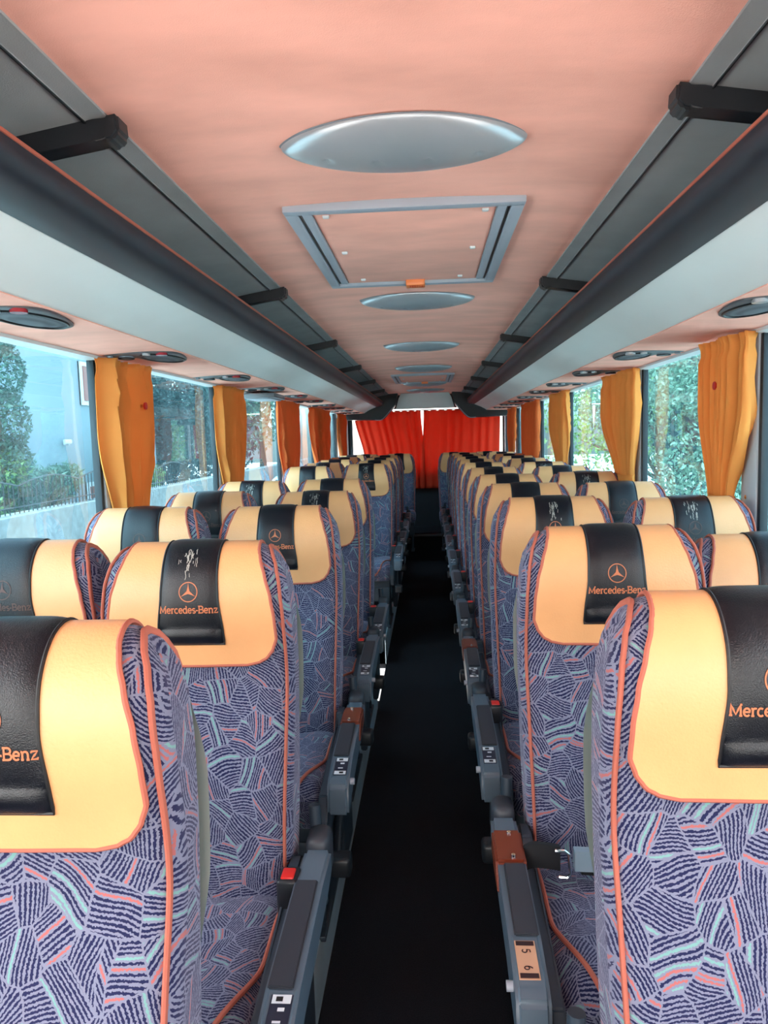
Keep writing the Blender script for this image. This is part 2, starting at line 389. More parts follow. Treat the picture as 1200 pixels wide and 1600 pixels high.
# rear header panel and dark rounded cheeks at the rack ends
bm = bmesh.new()
P = [(-.30, CEIL+.01), (-.33, CEIL-.05), (-.345, CZ+.41), (-.37, CZ+.335), (.37, CZ+.335), (.345, CZ+.41), (.33, CEIL-.05), (.30, CEIL+.01)]
extrude_profile(bm, P, 9.42, 9.50, 'y'); struct('ceiling_rear_header', bm, M['rail'])
for s, side in ((-1, 'left'), (1, 'right')):
    bm = bmesh.new()
    P = [(.335, CEIL+.012), (1.03, CEIL+.012), (1.03, CZ+.215), (.62, CZ+.205)]+catmull([(.56, CZ+.205), (.515, CZ+.23), (.44, CZ+.31), (.385, CZ+.37), (.362, CZ+.43), (.345, CEIL-.02)], 5)
    extrude_profile(bm, [(s*a, b) for a, b in P], 9.27, 9.62, 'y'); struct('rack_end_'+side, bm, M['dark'])
    bm = bmesh.new()
    P = catmull([(.62, CZ+.205), (.555, CZ+.203), (.51, CZ+.228), (.435, CZ+.308), (.38, CZ+.37)], 5)
    tube(bm, [(s*a, 9.272, b) for a, b in P], .006, 8); struct('trim_rack_end_'+side, bm, M['trim_grey'])

# ================================================================== CEILING FITTINGS
def lamp(y, lab):
    o = empty('ceiling_lamp', (.012, y, CEIL+.014)); tag(o, lab, 'ceiling lamp', 'silver lens lamps along the ceiling')
    L_, Wd, H = .222, .112, .036
    def outline(t): return Wd*(max(0, 1-abs(t)**2.1))**.78
    def shell(scale, z0, z1, name, m, dimples=False):
        bm = bmesh.new(); nu, nv = 120, 44; rows = []
        for i in range(nu+1):
            t = -1+2*i/nu; t = math.sin(t*PI/2); w_ = outline(t)*scale+.0005; row = []
            for j in range(nv+1):
                v = -1+2*j/nv; v = math.sin(v*PI/2)
                z = z0-(z1)*(max(0, (1-v*v))**.55)*(max(0, 1-t*t))**.42
                x = t*L_*scale; yy = v*w_
                if dimples:
                    for dx in (-.135, -.045, .045, .135):
                        d2 = ((x-dx)**2+(yy+.01)**2)/.0065**2
                        z += .006*math.exp(-d2)
                row.append(bm.verts.new((x, yy, z)))
            rows.append(row)
        for i in range(nu):
            for j in range(nv):
                bm.faces.new((rows[i][j], rows[i+1][j], rows[i+1][j+1], rows[i][j+1]))
        bmesh.ops.remove_doubles(bm, verts=bm.verts, dist=.0002)
        return finish(name, bm, m, o)
    shell(1.03, 0, .007, 'rim', M['lamp_edge']); shell(1, -.001, H+.006, 'lens', M['lamp'], True)
for y, lab in zip((1.40, 2.955, 4.43, 5.86, 7.62, 8.75), (
    'largest silver oval ceiling lamp, nearest, ahead of the roof hatch', 'silver oval ceiling lamp just behind the near roof hatch',
    'third silver oval ceiling lamp, midway along the salmon ceiling', 'silver oval ceiling lamp just ahead of the small far roof hatch',
    'small silver oval ceiling lamp just behind the far roof hatch', 'smallest silver oval ceiling lamp, right before the grey rear header')):
    lamp(y, lab)
def hatch_(y0, y1, lab):
    yc = (y0+y1)/2; o = empty('roof_hatch', (0, yc, CEIL)); tag(o, lab, 'roof hatch', 'roof hatches in the ceiling')
    a, b = HX+.008, (y1-y0)/2+.008; zc = .016
    bm = bmesh.new(); wd = .03
    for (x0, x1, q0, q1) in ((-a, a, -b, -b+wd), (-a, a, b-wd, b), (-a, -a+wd, -b+wd, b-wd), (a-wd, a, -b+wd, b-wd)):
        box(bm, x0, x1, q0, q1, -.004, .035, .003)
    finish('frame', bm, M['trim_grey'], o)
    for s in (-1, 1):
        bm = bmesh.new(); box(bm, min(s*(a-wd-.003), s*(a-wd-.008)), max(s*(a-wd-.003), s*(a-wd-.008)), -b+wd+.01, b-wd-.03, .0, .02); finish('slot', bm, M['seam'], o)
        bm = bmesh.new(); box(bm, min(s*(a-wd-.008), s*(a-wd-.030)), max(s*(a-wd-.008), s*(a-wd-.030)), -b+wd+.002, b-wd-.02, .0, .018, .002); finish('inner_rail', bm, M['trim_grey'], o)
    bm = bmesh.new(); box(bm, -a+wd+.031, a-wd-.031, -b+wd+.002, b-wd-.004, .006, .03, .002); finish('panel', bm, M['salmon'], o)
    for (x, yy) in ((-.185, -.37), (.19, -.37), (-.18, -.02), (.18, -.02), (-.16, .35), (.16, .35)):
        bm = bmesh.new(); box(bm, x-.008, x+.008, yy*(y1-y0)/.87-.006, yy*(y1-y0)/.87+.006, .0, .012, .003); finish('fastener', bm, M['white_trim'], o)
    bm = bmesh.new(); box(bm, -.032+.012, .032+.012, b-.052, b+.004, -.012, .02, .003); h = finish('handle', bm, M['orange'], o)
    bm = bmesh.new()
    for k in range(2):
        for q in range(6):
            x = -.008+q*.008
            box(bm, x, x+.005, b-.038+k*.016, b-.031+k*.016, -.0127, -.011)
    finish('print', bm, M['red'], h)
hatch_(1.745, 2.615, 'large salmon roof hatch with grey frame and orange handle near the first lamp')
hatch_(6.51, 7.45, 'small distant roof hatch with dark side slots near the rear of the ceiling')

# rack brackets
ordn = ['first', 'second', 'third', 'fourth', 'fifth', 'sixth']
for s, side in ((-1, 'left'), (1, 'right')):
    for i, y in enumerate((1.215, 2.585, 3.99, 5.4, 6.8, 8.2)):
        o = empty('rack_bracket', (s*.45, y, CEIL-.02)); tag(o, 'black bar bracket over the %s luggage rack, %s from the camera' % (side, ordn[i]), 'bracket', 'black brackets across the luggage racks')
        bm = bmesh.new()
        P = [(-.016, .018), (-.018, -.006), (-.010, -.016), (.02, -.020), (.12, -.035), (.30, -.068), (.30, -.02), (.02, .012)]
        extrude_profile(bm, [(s*a, b) for a, b in P], -.020, .020, 'y')
        bmesh.ops.bevel(bm, geom=bm.edges[:], offset=.004, segments=2, affect='EDGES')
        finish('arm', bm, M['dark'], o)
        bm = bmesh.new()
        P = [(-.021, .020), (-.023, -.008), (-.012, -.021), (.004, -.023), (.004, .016)]
        extrude_profile(bm, [(s*a, b) for a, b in P], -.023, .023, 'y')
        bmesh.ops.bevel(bm, geom=bm.edges[:], offset=.005, segments=2, affect='EDGES')
        finish('end_cap', bm, M['dark'], o)

# service units (speaker, reading light, air nozzle) under the racks
def service(s, y, lab, sc=1.0):
    o = empty('service_unit', (s*.877, y, CZ+.2845)); tag(o, lab, 'service panel', 'speaker and reading light panels under the racks')
    bm = bmesh.new()
    prof_ = catmull([(-.108, -.050), (-.06, -.072), (0, -.075), (.06, -.07), (.105, -.062), (.118, -.050), (.105, -.03), (.080, .005), (.060, .012), (.042, .0), (.030, .035), (-.01, .085), (-.05, .098), (-.085, .07), (-.112, .0)], 4, True)
    out = [(s*x*1.04, yy*1.75) for x, yy in prof_]
    # inner side = negative local x for right side
    vs0 = [bm.verts.new((x, yy, .006)) for x, yy in out]; vs1 = [bm.verts.new((x, yy, -.0005)) for x, yy in out]
    vs2 = [bm.verts.new((x*.97, yy*.96, -.003)) for x, yy in out]
    n = len(out)
    for A, B in ((vs0, vs1), (vs1, vs2)):
        for i in range(n): bm.faces.new((A[i], A[(i+1) % n], B[(i+1) % n], B[i]))
    bm.faces.new(vs2); bm.faces.new(vs0[::-1])
    finish('panel', bm, M['unit'], o)
    bm = bmesh.new(); pts = [(-s*.040+math.cos(2*PI*k/32)*.060, .022+math.sin(2*PI*k/32)*.125, -.004) for k in range(32)]; tube(bm, pts, .0035, 6, True)
    sp = finish('speaker_ring', bm, M['seam'], o)
    bm = bmesh.new()
    c = bm.verts.new((-s*.040, .022, -.012)); rr = []
    for q in (1, 2, 3):
        rr.append([bm.verts.new((-s*.040+math.cos(2*PI*k/32)*.057*q/3, .022+math.sin(2*PI*k/32)*.120*q/3, -.012+.009*(q/3)**2)) for k in range(32)])
    for k in range(32):
        bm.faces.new((c, rr[0][k], rr[0][(k+1) % 32]))
        for q in (0, 1): bm.faces.new((rr[q][k], rr[q+1][k], rr[q+1][(k+1) % 32], rr[q][(k+1) % 32]))
    finish('speaker_grille', bm, M['grille'], o)
    for (x, yy, r, m, nm) in ((-.080, -.100, .018, 'redlens' if s < 0 else 'lamp', 'reading_light'), (-.035, -.115, .012, 'lamp', 'air_nozzle'), (.058, -.045, .024, 'unit2', 'reading_lamp'), (.098, -.08, .010, 'unit2', 'call_button')):
        bm = bmesh.new(); cyl(bm, (s*x, yy, -.001), (s*x, yy, -.009), r, 20)
        h = finish(nm, bm, M[m], o)
        if nm == 'reading_lamp':
            bm = bmesh.new(); tube(bm, [(s*x+math.cos(2*PI*k/20)*r, yy+math.sin(2*PI*k/20)*r, -.009) for k in range(20)], .0025, 6, True); finish('ring', bm, M['seam'], h)
def grille_mat():
    m = mat('dotted_speaker_grille', (.20, .21, .23), .85, spec=.2); nt = m.node_tree; N = nt.nodes; L = nt.links; b = N['Principled BSDF']
    tc = N.new('ShaderNodeTexCoord'); v = N.new('ShaderNodeTexVoronoi'); v.inputs['Scale'].default_value = 210; v.inputs['Randomness'].default_value = 0
    L.new(tc.outputs['Object'], v.inputs['Vector']); r = N.new('ShaderNodeValToRGB'); r.color_ramp.elements[0].position = .3; r.color_ramp.elements[0].color = (.02, .02, .025, 1); r.color_ramp.elements[1].position = .38; r.color_ramp.elements[1].color = (.13, .135, .15, 1)
    L.new(v.outputs['Distance'], r.inputs[0]); L.new(r.outputs[0], b.inputs['Base Color']); return m
M['grille'] = grille_mat()
bigord = ['first', 'second', 'third', 'fourth', 'fifth', 'sixth', 'seventh', 'eighth', 'ninth', 'tenth', 'eleventh', 'twelfth']
for s, side, Ys in ((-1, 'left', (1.63, 2.46, 3.38, 4.2, 5.0, 5.75, 6.5, 7.25, 8.0, 8.75)), (1, 'right', (1.86, 2.95, 3.78, 4.62, 5.4, 6.15, 6.9, 7.65, 8.4))):
    for i, y in enumerate(Ys):
        service(s, y, 'grey speaker and light panel under the %s rack, %s from the camera' % (side, bigord[i]))

# ================================================================== SEATS
# back profile (y,z) going up the front, over the top, down the back; pivot at the cushion joint
BH = .685
prof = catmull([(.00, -.06), (-.004, 0), (-.018, .10), (-.024, .19), (-.012, .30), (.000, .40), (-.012, .47), (-.030, .54), (-.034, .59), (-.026, .635),
                (-.004, .670), (.030, BH), (.064, .672), (.084, .635), (.092, .58), (.098, .48), (.104, .36), (.110, .20), (.110, .05), (.100, -.06)], 5)
acc = [0]
for a, b in zip(prof, prof[1:]): acc.append(acc[-1]+math.hypot(b[0]-a[0], b[1]-a[1]))
TOPI = max(range(len(prof)), key=lambda i: prof[i][1])
def pn(i):
    a = prof[max(0, i-1)]; b = prof[min(len(prof)-1, i+1)]
    t = Vector((b[0]-a[0], b[1]-a[1])).normalized(); return Vector((-t.y, t.x))   # outward (front side -> -y)
def at_s(s_):
    i = 0
    while i < len(acc)-2 and acc[i+1] < s_: i += 1
    t = (s_-acc[i])/(acc[i+1]-acc[i])
    p = Vector((lerp(prof[i][0], prof[i+1][0], t), lerp(prof[i][1], prof[i+1][1], t)))
    n = (pn(i)*(1-t)+pn(i+1)*t).normalized(); return p, n
def s_front(z):
    for i in range(TOPI):
        if prof[i+1][1] >= z:
            t = (z-prof[i][1])/(prof[i+1][1]-prof[i][1]+1e-9); return acc[i]+t*(acc[i+1]-acc[i])
    return acc[TOPI]
def s_back(z):
    for i in range(TOPI, len(prof)-1):
        if prof[i+1][1] <= z:
            t = (prof[i][1]-z)/(prof[i][1]-prof[i+1][1]+1e-9); return acc[i]+t*(acc[i+1]-acc[i])
    return acc[-1]
WTAB = [(-.06, .180), (.05, .185), (.25, .190), (.45, .192), (.54, .190), (.60, .185), (.64, .178), (.67, .167), (.69, .155)]
def Wz(z): return interp(WTAB, z)
RE = .036
def surf(x, s_, off=0):
    p, n = at_s(s_); W_ = Wz(p.y); ax = min(abs(x), W_)
    k = (ax-(W_-RE))/RE; ins = 0
    if k > 0: ins = RE*.92*(1-math.sqrt(max(0, 1-k*k)))
    # gentle side bolsters on the front
    if s_ < acc[TOPI] and p.y < .5:
        bz = max(0, 1-abs(p.y-.2)/.28); ins -= .010*bz*math.exp(-((ax-.135)/.032)**2)
    q = p + n*(off-ins)
    return Vector((x, q.x, q.y)), n
smin, smax = acc[0], acc[-1]
def uvlayer(bm): return bm.loops.layers.uv.new('UVMap')
def grid(bm, pos, nu, nv, uvf=None, uvl=None):
    V = [[bm.verts.new(pos(i, j)) for j in range(nv+1)] for i in range(nu+1)]
    for i in range(nu):
        for j in range(nv):
            f = bm.faces.new((V[i][j], V[i+1][j], V[i+1][j+1], V[i][j+1]))
            if uvf:
                for l, (a, b) in zip(f.loops, ((i, j), (i+1, j), (i+1, j+1), (i, j+1))): l[uvl].uv = uvf(a, b)
    return V
def back_body(ox, oy):
    bm = bmesh.new(); uvl = uvlayer(bm); nu, nv = 28, 84
    def xs_(i): t = -1+2*i/nu; return math.sin(t*PI/2)
    def pos(i, j):
        s_ = lerp(smin, smax, j/nv); p, n = at_s(s_); return surf(xs_(i)*Wz(p.y), s_)[0]
    def uvf(i, j):
        s_ = lerp(smin, smax, j/nv); p, n = at_s(s_); return (xs_(i)*Wz(p.y)*1.12+ox, s_+oy)
    V = grid(bm, pos, nu, nv, uvf, uvl)
    for side in (0, nu):
        R = V[side]
        for j in range(nv//2):
            a, b, c, d = R[j], R[j+1], R[nv-j-1], R[nv-j]
            if len({a, b, c, d}) < 4: continue
            try: f = bm.faces.new((a, b, c, d))
            except ValueError: continue
            for l in f.loops: l[uvl].uv = (l.vert.co.y*1.0+ox+.3, l.vert.co.z+oy)
    try:
        f = bm.faces.new([V[i][0] for i in range(nu+1)]+[V[i][nv] for i in range(nu, -1, -1)])
    except ValueError: pass
    return bm
CT = [(.447, .02), (.4485, .105), (.454, .130), (.464, .147), (.480, .158), (.50, .165), (.54, .163), (.58, .157), (.62, .146), (.65, .136), (.67, .130), (.69, .126)]
def wc(s_):
    p, n = at_s(s_)
    if s_ <= acc[TOPI]: return interp(CT, p.y)
    return .126+ (.69-p.y)*.05
S0, S1 = s_front(.447), s_back(.56)
def cover_s(j, nv):           # denser sampling near the rounded bottom
    t = j/nv; t = t**1.35; return lerp(S0, S1, t)
def cover_mesh():
    bm = bmesh.new(); nu, nv = 22, 46
    grid(bm, lambda i, j: surf((-1+2*i/nu)*wc(cover_s(j, nv)), cover_s(j, nv), .0055)[0], nu, nv)
    return bm
def cover_pipe():
    bm = bmesh.new(); nv = 60; L_ = []
    for j in range(nv+1):
        s_ = cover_s(j, nv); L_.append(surf(wc(s_), s_, .0035)[0])
    R_ = [Vector((-v.x, v.y, v.z)) for v in L_]
    bot = [surf(x, S0, .0035)[0] for x in (-.01, 0, .01)]
    tube(bm, R_[::-1]+bot+L_, .0034, 6)
    return bm
ST = [(.475, .066), (.52, .063), (.58, .056), (.63, .054), (.69, .054)]
def ws(s_):
    p, n = at_s(s_)
    return interp(ST, p.y) if s_ <= acc[TOPI] else .054
T0, T1, TR = s_front(.492), s_back(.57), s_front(.524)
def strip_off(x, s_):
    w_ = ws(s_); e = abs(x)/w_
    o = .0062+.0042*max(0, 1-e**6)
    if s_ < TR: 
        t = (s_-T0)/(TR-T0); o += .007*math.sin(PI*max(0, min(1, t)))**.6*max(0, 1-e**8)-.002
    return o
def strip_mesh():
    bm = bmesh.new(); nu, nv = 16, 60
    def sj(j):
        if j <= 14: return lerp(T0, TR, j/14)
        return lerp(TR, T1, (j-14)/(nv-14))
    grid(bm, lambda i, j: surf(math.sin((-1+2*i/nu)*PI/2)*ws(sj(j)), sj(j), strip_off(math.sin((-1+2*i/nu)*PI/2)*ws(sj(j)), sj(j)))[0], nu, nv)
    return bm
def strip_seam():
    bm = bmesh.new()
    L_ = [surf(ws(lerp(T0, T1, j/50)), lerp(T0, T1, j/50), .0065)[0] for j in range(51)]
    tube(bm, [Vector((-v.x, v.y, v.z)) for v in L_[::-1]]+[surf(x, T0, .0065)[0] for x in (-.03, 0, .03)]+L_, .0022, 6)
    return bm
# --- lettering: stroke glyphs (cap height 1), slab serifs
def arc(cx, cy, rx, ry, a0, a1, n=10): return [(cx+rx*math.cos(math.radians(a0+(a1-a0)*k/n)), cy+ry*math.sin(math.radians(a0+(a1-a0)*k/n))) for k in range(n+1)]
xh = .68
def ser(x, y, w_=.13): return [(x-w_, y), (x+w_, y)]
G = {
 'M': (1.12, [[(.12, 0), (.12, 1), (.52, .12), (.92, 1), (.92, 0)], ser(.12, .03), ser(.92, .03), [(-.02, .97), (.16, .97)], [(.88, .97), (1.06, .97)]]),
 'e': (.66, [[(.05, .36), (.56, .36)]+arc(.31, .34, .26, .33, 5, 180)[1:]+arc(.31, .34, .26, .32, 180, 320)[1:]]),
 'r': (.52, [[(.14, 0), (.14, xh)], ser(.14, .03), [(0, xh-.03), (.14, xh-.03)], arc(.34, .44, .2, .22, 180, 50)]),
 'c': (.62, [arc(.31, .34, .26, .33, 50, 315, 14)]),
 'd': (.72, [arc(.30, .34, .25, .33, 40, 320, 14), [(.53, 0), (.53, 1)], [(.40, .97), (.53, .97)], [(.53, .03), (.66, .03)]]),
 's': (.56, [arc(.27, .50, .19, .16, 30, 250, 10)+arc(.27, .18, .20, .16, 70, -150, 10)]),
 '-': (.36, [[(.02, .36), (.32, .36)]]),
 'B': (.86, [[(.14, 0), (.14, 1)], [(0, .97), (.45, .97)]+arc(.45, .74, .24, .23, 80, -80, 8)+[(.14, .51)], [(.14, .51), (.48, .51)]+arc(.48, .27, .27, .24, 80, -80, 8)+[(0, .03)]]),
 'n': (.78, [[(.14, 0), (.14, xh)], ser(.14, .03, .12), [(0, xh-.03), (.14, xh-.03)], arc(.36, .42, .22, .24, 170, 0, 8)+[(.58, 0)], ser(.58, .03, .12)]),
 'z': (.62, [[(.06, .52), (.06, xh-.03), (.52, xh-.03), (.06, .03), (.54, .03), (.54, .17)]]),
 '5': (.62, [[(.50, .97), (.12, .97), (.10, .56)]+arc(.29, .32, .24, .29, 120, -150, 12)]),
 '6': (.62, [arc(.42, .46, .34, .50, 100, 180, 8)+arc(.31, .30, .23, .28, 180, 540, 16)]),
 '7': (.6, [[(.06, .82), (.06, .97), (.52, .97), (.24, 0)]]),
}
def ribbon(bm, pts, w_, place, closed=False):
    n = len(pts); L_ = []; R_ = []
    for i, p in enumerate(pts):
        a = pts[i-1] if (i > 0 or closed) else p; c = pts[(i+1) % n] if (i < n-1 or closed) else p
        dx, dy = c[0]-a[0], c[1]-a[1]; l = math.hypot(dx, dy) or 1
        nx_, ny_ = -dy/l*w_/2, dx/l*w_/2
        L_.append(bm.verts.new(place(p[0]+nx_, p[1]+ny_))); R_.append(bm.verts.new(place(p[0]-nx_, p[1]-ny_)))
    for i in range(n if closed else n-1):
        j = (i+1) % n; bm.faces.new((L_[i], L_[j], R_[j], R_[i]))
def write(bm, text, h, place, sw=.13, track=0):
    tot = sum(G[c][0] for c in text)+track*(len(text)-1); x = -tot/2
    for c in text:
        adv, st = G[c]
        for pl in st:
            dense = []
            for a, b in zip(pl, pl[1:]):
                k = max(1, int(math.hypot(b[0]-a[0], b[1]-a[1])/.35))
                dense += [(lerp(a[0], b[0], q/k), lerp(a[1], b[1], q/k)) for q in range(k)]
            dense.append(pl[-1])
            ribbon(bm, [((x+p[0])*h, p[1]*h) for p in dense], sw*h, place)
        x += adv+track
def emblem_mesh():
    bm = bmesh.new()
    def pl(cx, cz):
        def f(a, b):
            z = cz+b; s_ = s_front(z); x = cx+a
            return surf(x, s_, strip_off(x, s_)+.0009)[0]
        return f
    r = .0175; cz = .592
    ribbon(bm, [(r*math.cos(2*PI*k/40), r*math.sin(2*PI*k/40)) for k in range(40)], .0018, pl(0, cz), True)
    for k in range(3):
        a = PI/2+k*2*PI/3; tip = (r*math.cos(a)*.96, r*math.sin(a)*.96); l_ = (.0034*math.cos(a+PI/3), .0034*math.sin(a+PI/3)); q_ = (.0034*math.cos(a-PI/3), .0034*math.sin(a-PI/3))
        f = pl(0, cz); vs = [bm.verts.new(f(*t)) for t in ((0, 0), l_, (tip[0]*.5+l_[0]*.4, tip[1]*.5+l_[1]*.4), tip, (tip[0]*.5+q_[0]*.4, tip[1]*.5+q_[1]*.4), q_)]
        bm.faces.new((vs[0], vs[1], vs[2], vs[3])); bm.faces.new((vs[0], vs[3], vs[4], vs[5]))
    write(bm, 'Mercedes-Benz', .0130, pl(0, .5535), .17)
    return bm
def cracks_mesh(seed, n=26):
    rnd = random.Random(seed); bm = bmesh.new()
    def f(a, b):
        s_ = b; return surf(a, s_, strip_off(a, s_)+.0007)[0]
    for k in range(n):
        x = rnd.gauss(-.002, .010); s_ = s_front(.612)+rnd.uniform(.0, .05); ln = rnd.uniform(.004, .018)
        pts = []
        for q in range(5): pts.append((x+rnd.uniform(-.0012, .0012), s_+ln*q/4))
        ribbon(bm, pts, rnd.uniform(.0006, .0016), f)
    return bm
def side_pipe(sgn):
    bm = bmesh.new(); pts = []
    for j in range(46):
        s_ = lerp(s_front(-.05), s_back(.63), j/45); p, n = at_s(s_)
        x = Wz(p.y)-.012
        pts.append(surf(sgn*x, s_, .0015)[0])
    tube(bm, pts, .0058, 8, ry=.0035)
    return bm
def shell_mesh():
    bm = bmesh.new(); nu, nv = 20, 26
    def pos(i, j):
        s_ = lerp(s_back(.60), smax, j/nv); p, n = at_s(s_); t = -1+2*i/nu; x = t*(Wz(p.y)+interp([(.0, -.014), (.26, -.012), (.38, .004), (.50, .004), (.60, -.012)], p.y))
        k = max(0, (abs(t)-.75)/.25)
        return Vector((x, (p+n*.022).x-.022*k*k, (p+n*.012).y))
    grid(bm, pos, nu, nv); 
    r = bmesh.ops.solidify(bm, geom=bm.faces[:], thickness=.004)
    return bm
# cushion
cprof = catmull([(.06, -.015), (.0, -.002), (-.08, .010), (-.18, .008), (-.27, .014), (-.335, .012), (-.372, -.010), (-.382, -.045), (-.370, -.085), (-.34, -.115), (-.24, -.12), (-.1, -.12), (.06, -.10)], 5)
cacc = [0]
for a, b in zip(cprof, cprof[1:]): cacc.append(cacc[-1]+math.hypot(b[0]-a[0], b[1]-a[1]))
CW = .190
def csurf(x, i, off=0):
    a = cprof[max(0, i-1)]; b = cprof[min(len(cprof)-1, i+1)]; t = Vector((b[0]-a[0], b[1]-a[1])).normalized(); n = Vector((t.y, -t.x))
    if n.y < 0 and i < 10: n = -n
    n = Vector((t.y, -t.x)) if Vector((t.y, -t.x)).dot(Vector((cprof[i][0]+.16, cprof[i][1]+.055))) > 0 else Vector((-t.y, t.x))
    k = (abs(x)-(CW-.042))/.042; ins = .038*(1-math.sqrt(max(0, 1-k*k))) if k > 0 else 0
    if cprof[i][1] > -.03: ins -= .008*math.exp(-((abs(x)-.13)/.04)**2)
    p = Vector(cprof[i])+n*(off-ins); return Vector((x, p.x, p.y))
def cushion_mesh(ox, oy):
    bm = bmesh.new(); uvl = uvlayer(bm); nu = 26; nv = len(cprof)-1
    X = lambda i: math.sin((-1+2*i/nu)*PI/2)*CW
    V = grid(bm, lambda i, j: csurf(X(i), j), nu, nv, lambda i, j: (X(i)*1.1+ox, cacc[j]+oy), uvl)
    for side in (0, nu):
        try:
            f = bm.faces.new(V[side])
            for l in f.loops: l[uvl].uv = (l.vert.co.y+ox, l.vert.co.z+oy)
        except ValueError: pass
    bm.faces.new([V[i][0] for i in range(nu+1)]+[V[i][nv] for i in range(nu, -1, -1)])
    return bm
def cushion_pipe(sgn):
    bm = bmesh.new(); pts = []
    n = 0
    end = max(i for i in range(len(cprof)) if cprof[i][0] > -.42 and cprof[i][1] > -.08 and i < 45)
    for i in range(4, end):
        y = -cprof[i][0]; t = max(0, (y-.20)/.17) if i < end-8 else 1+(i-(end-8))*.06
        x = CW-.018-.055*t**1.6
        pts.append(csurf(sgn*x, i, .001))
    tube(bm, pts, .0045, 8); return bm

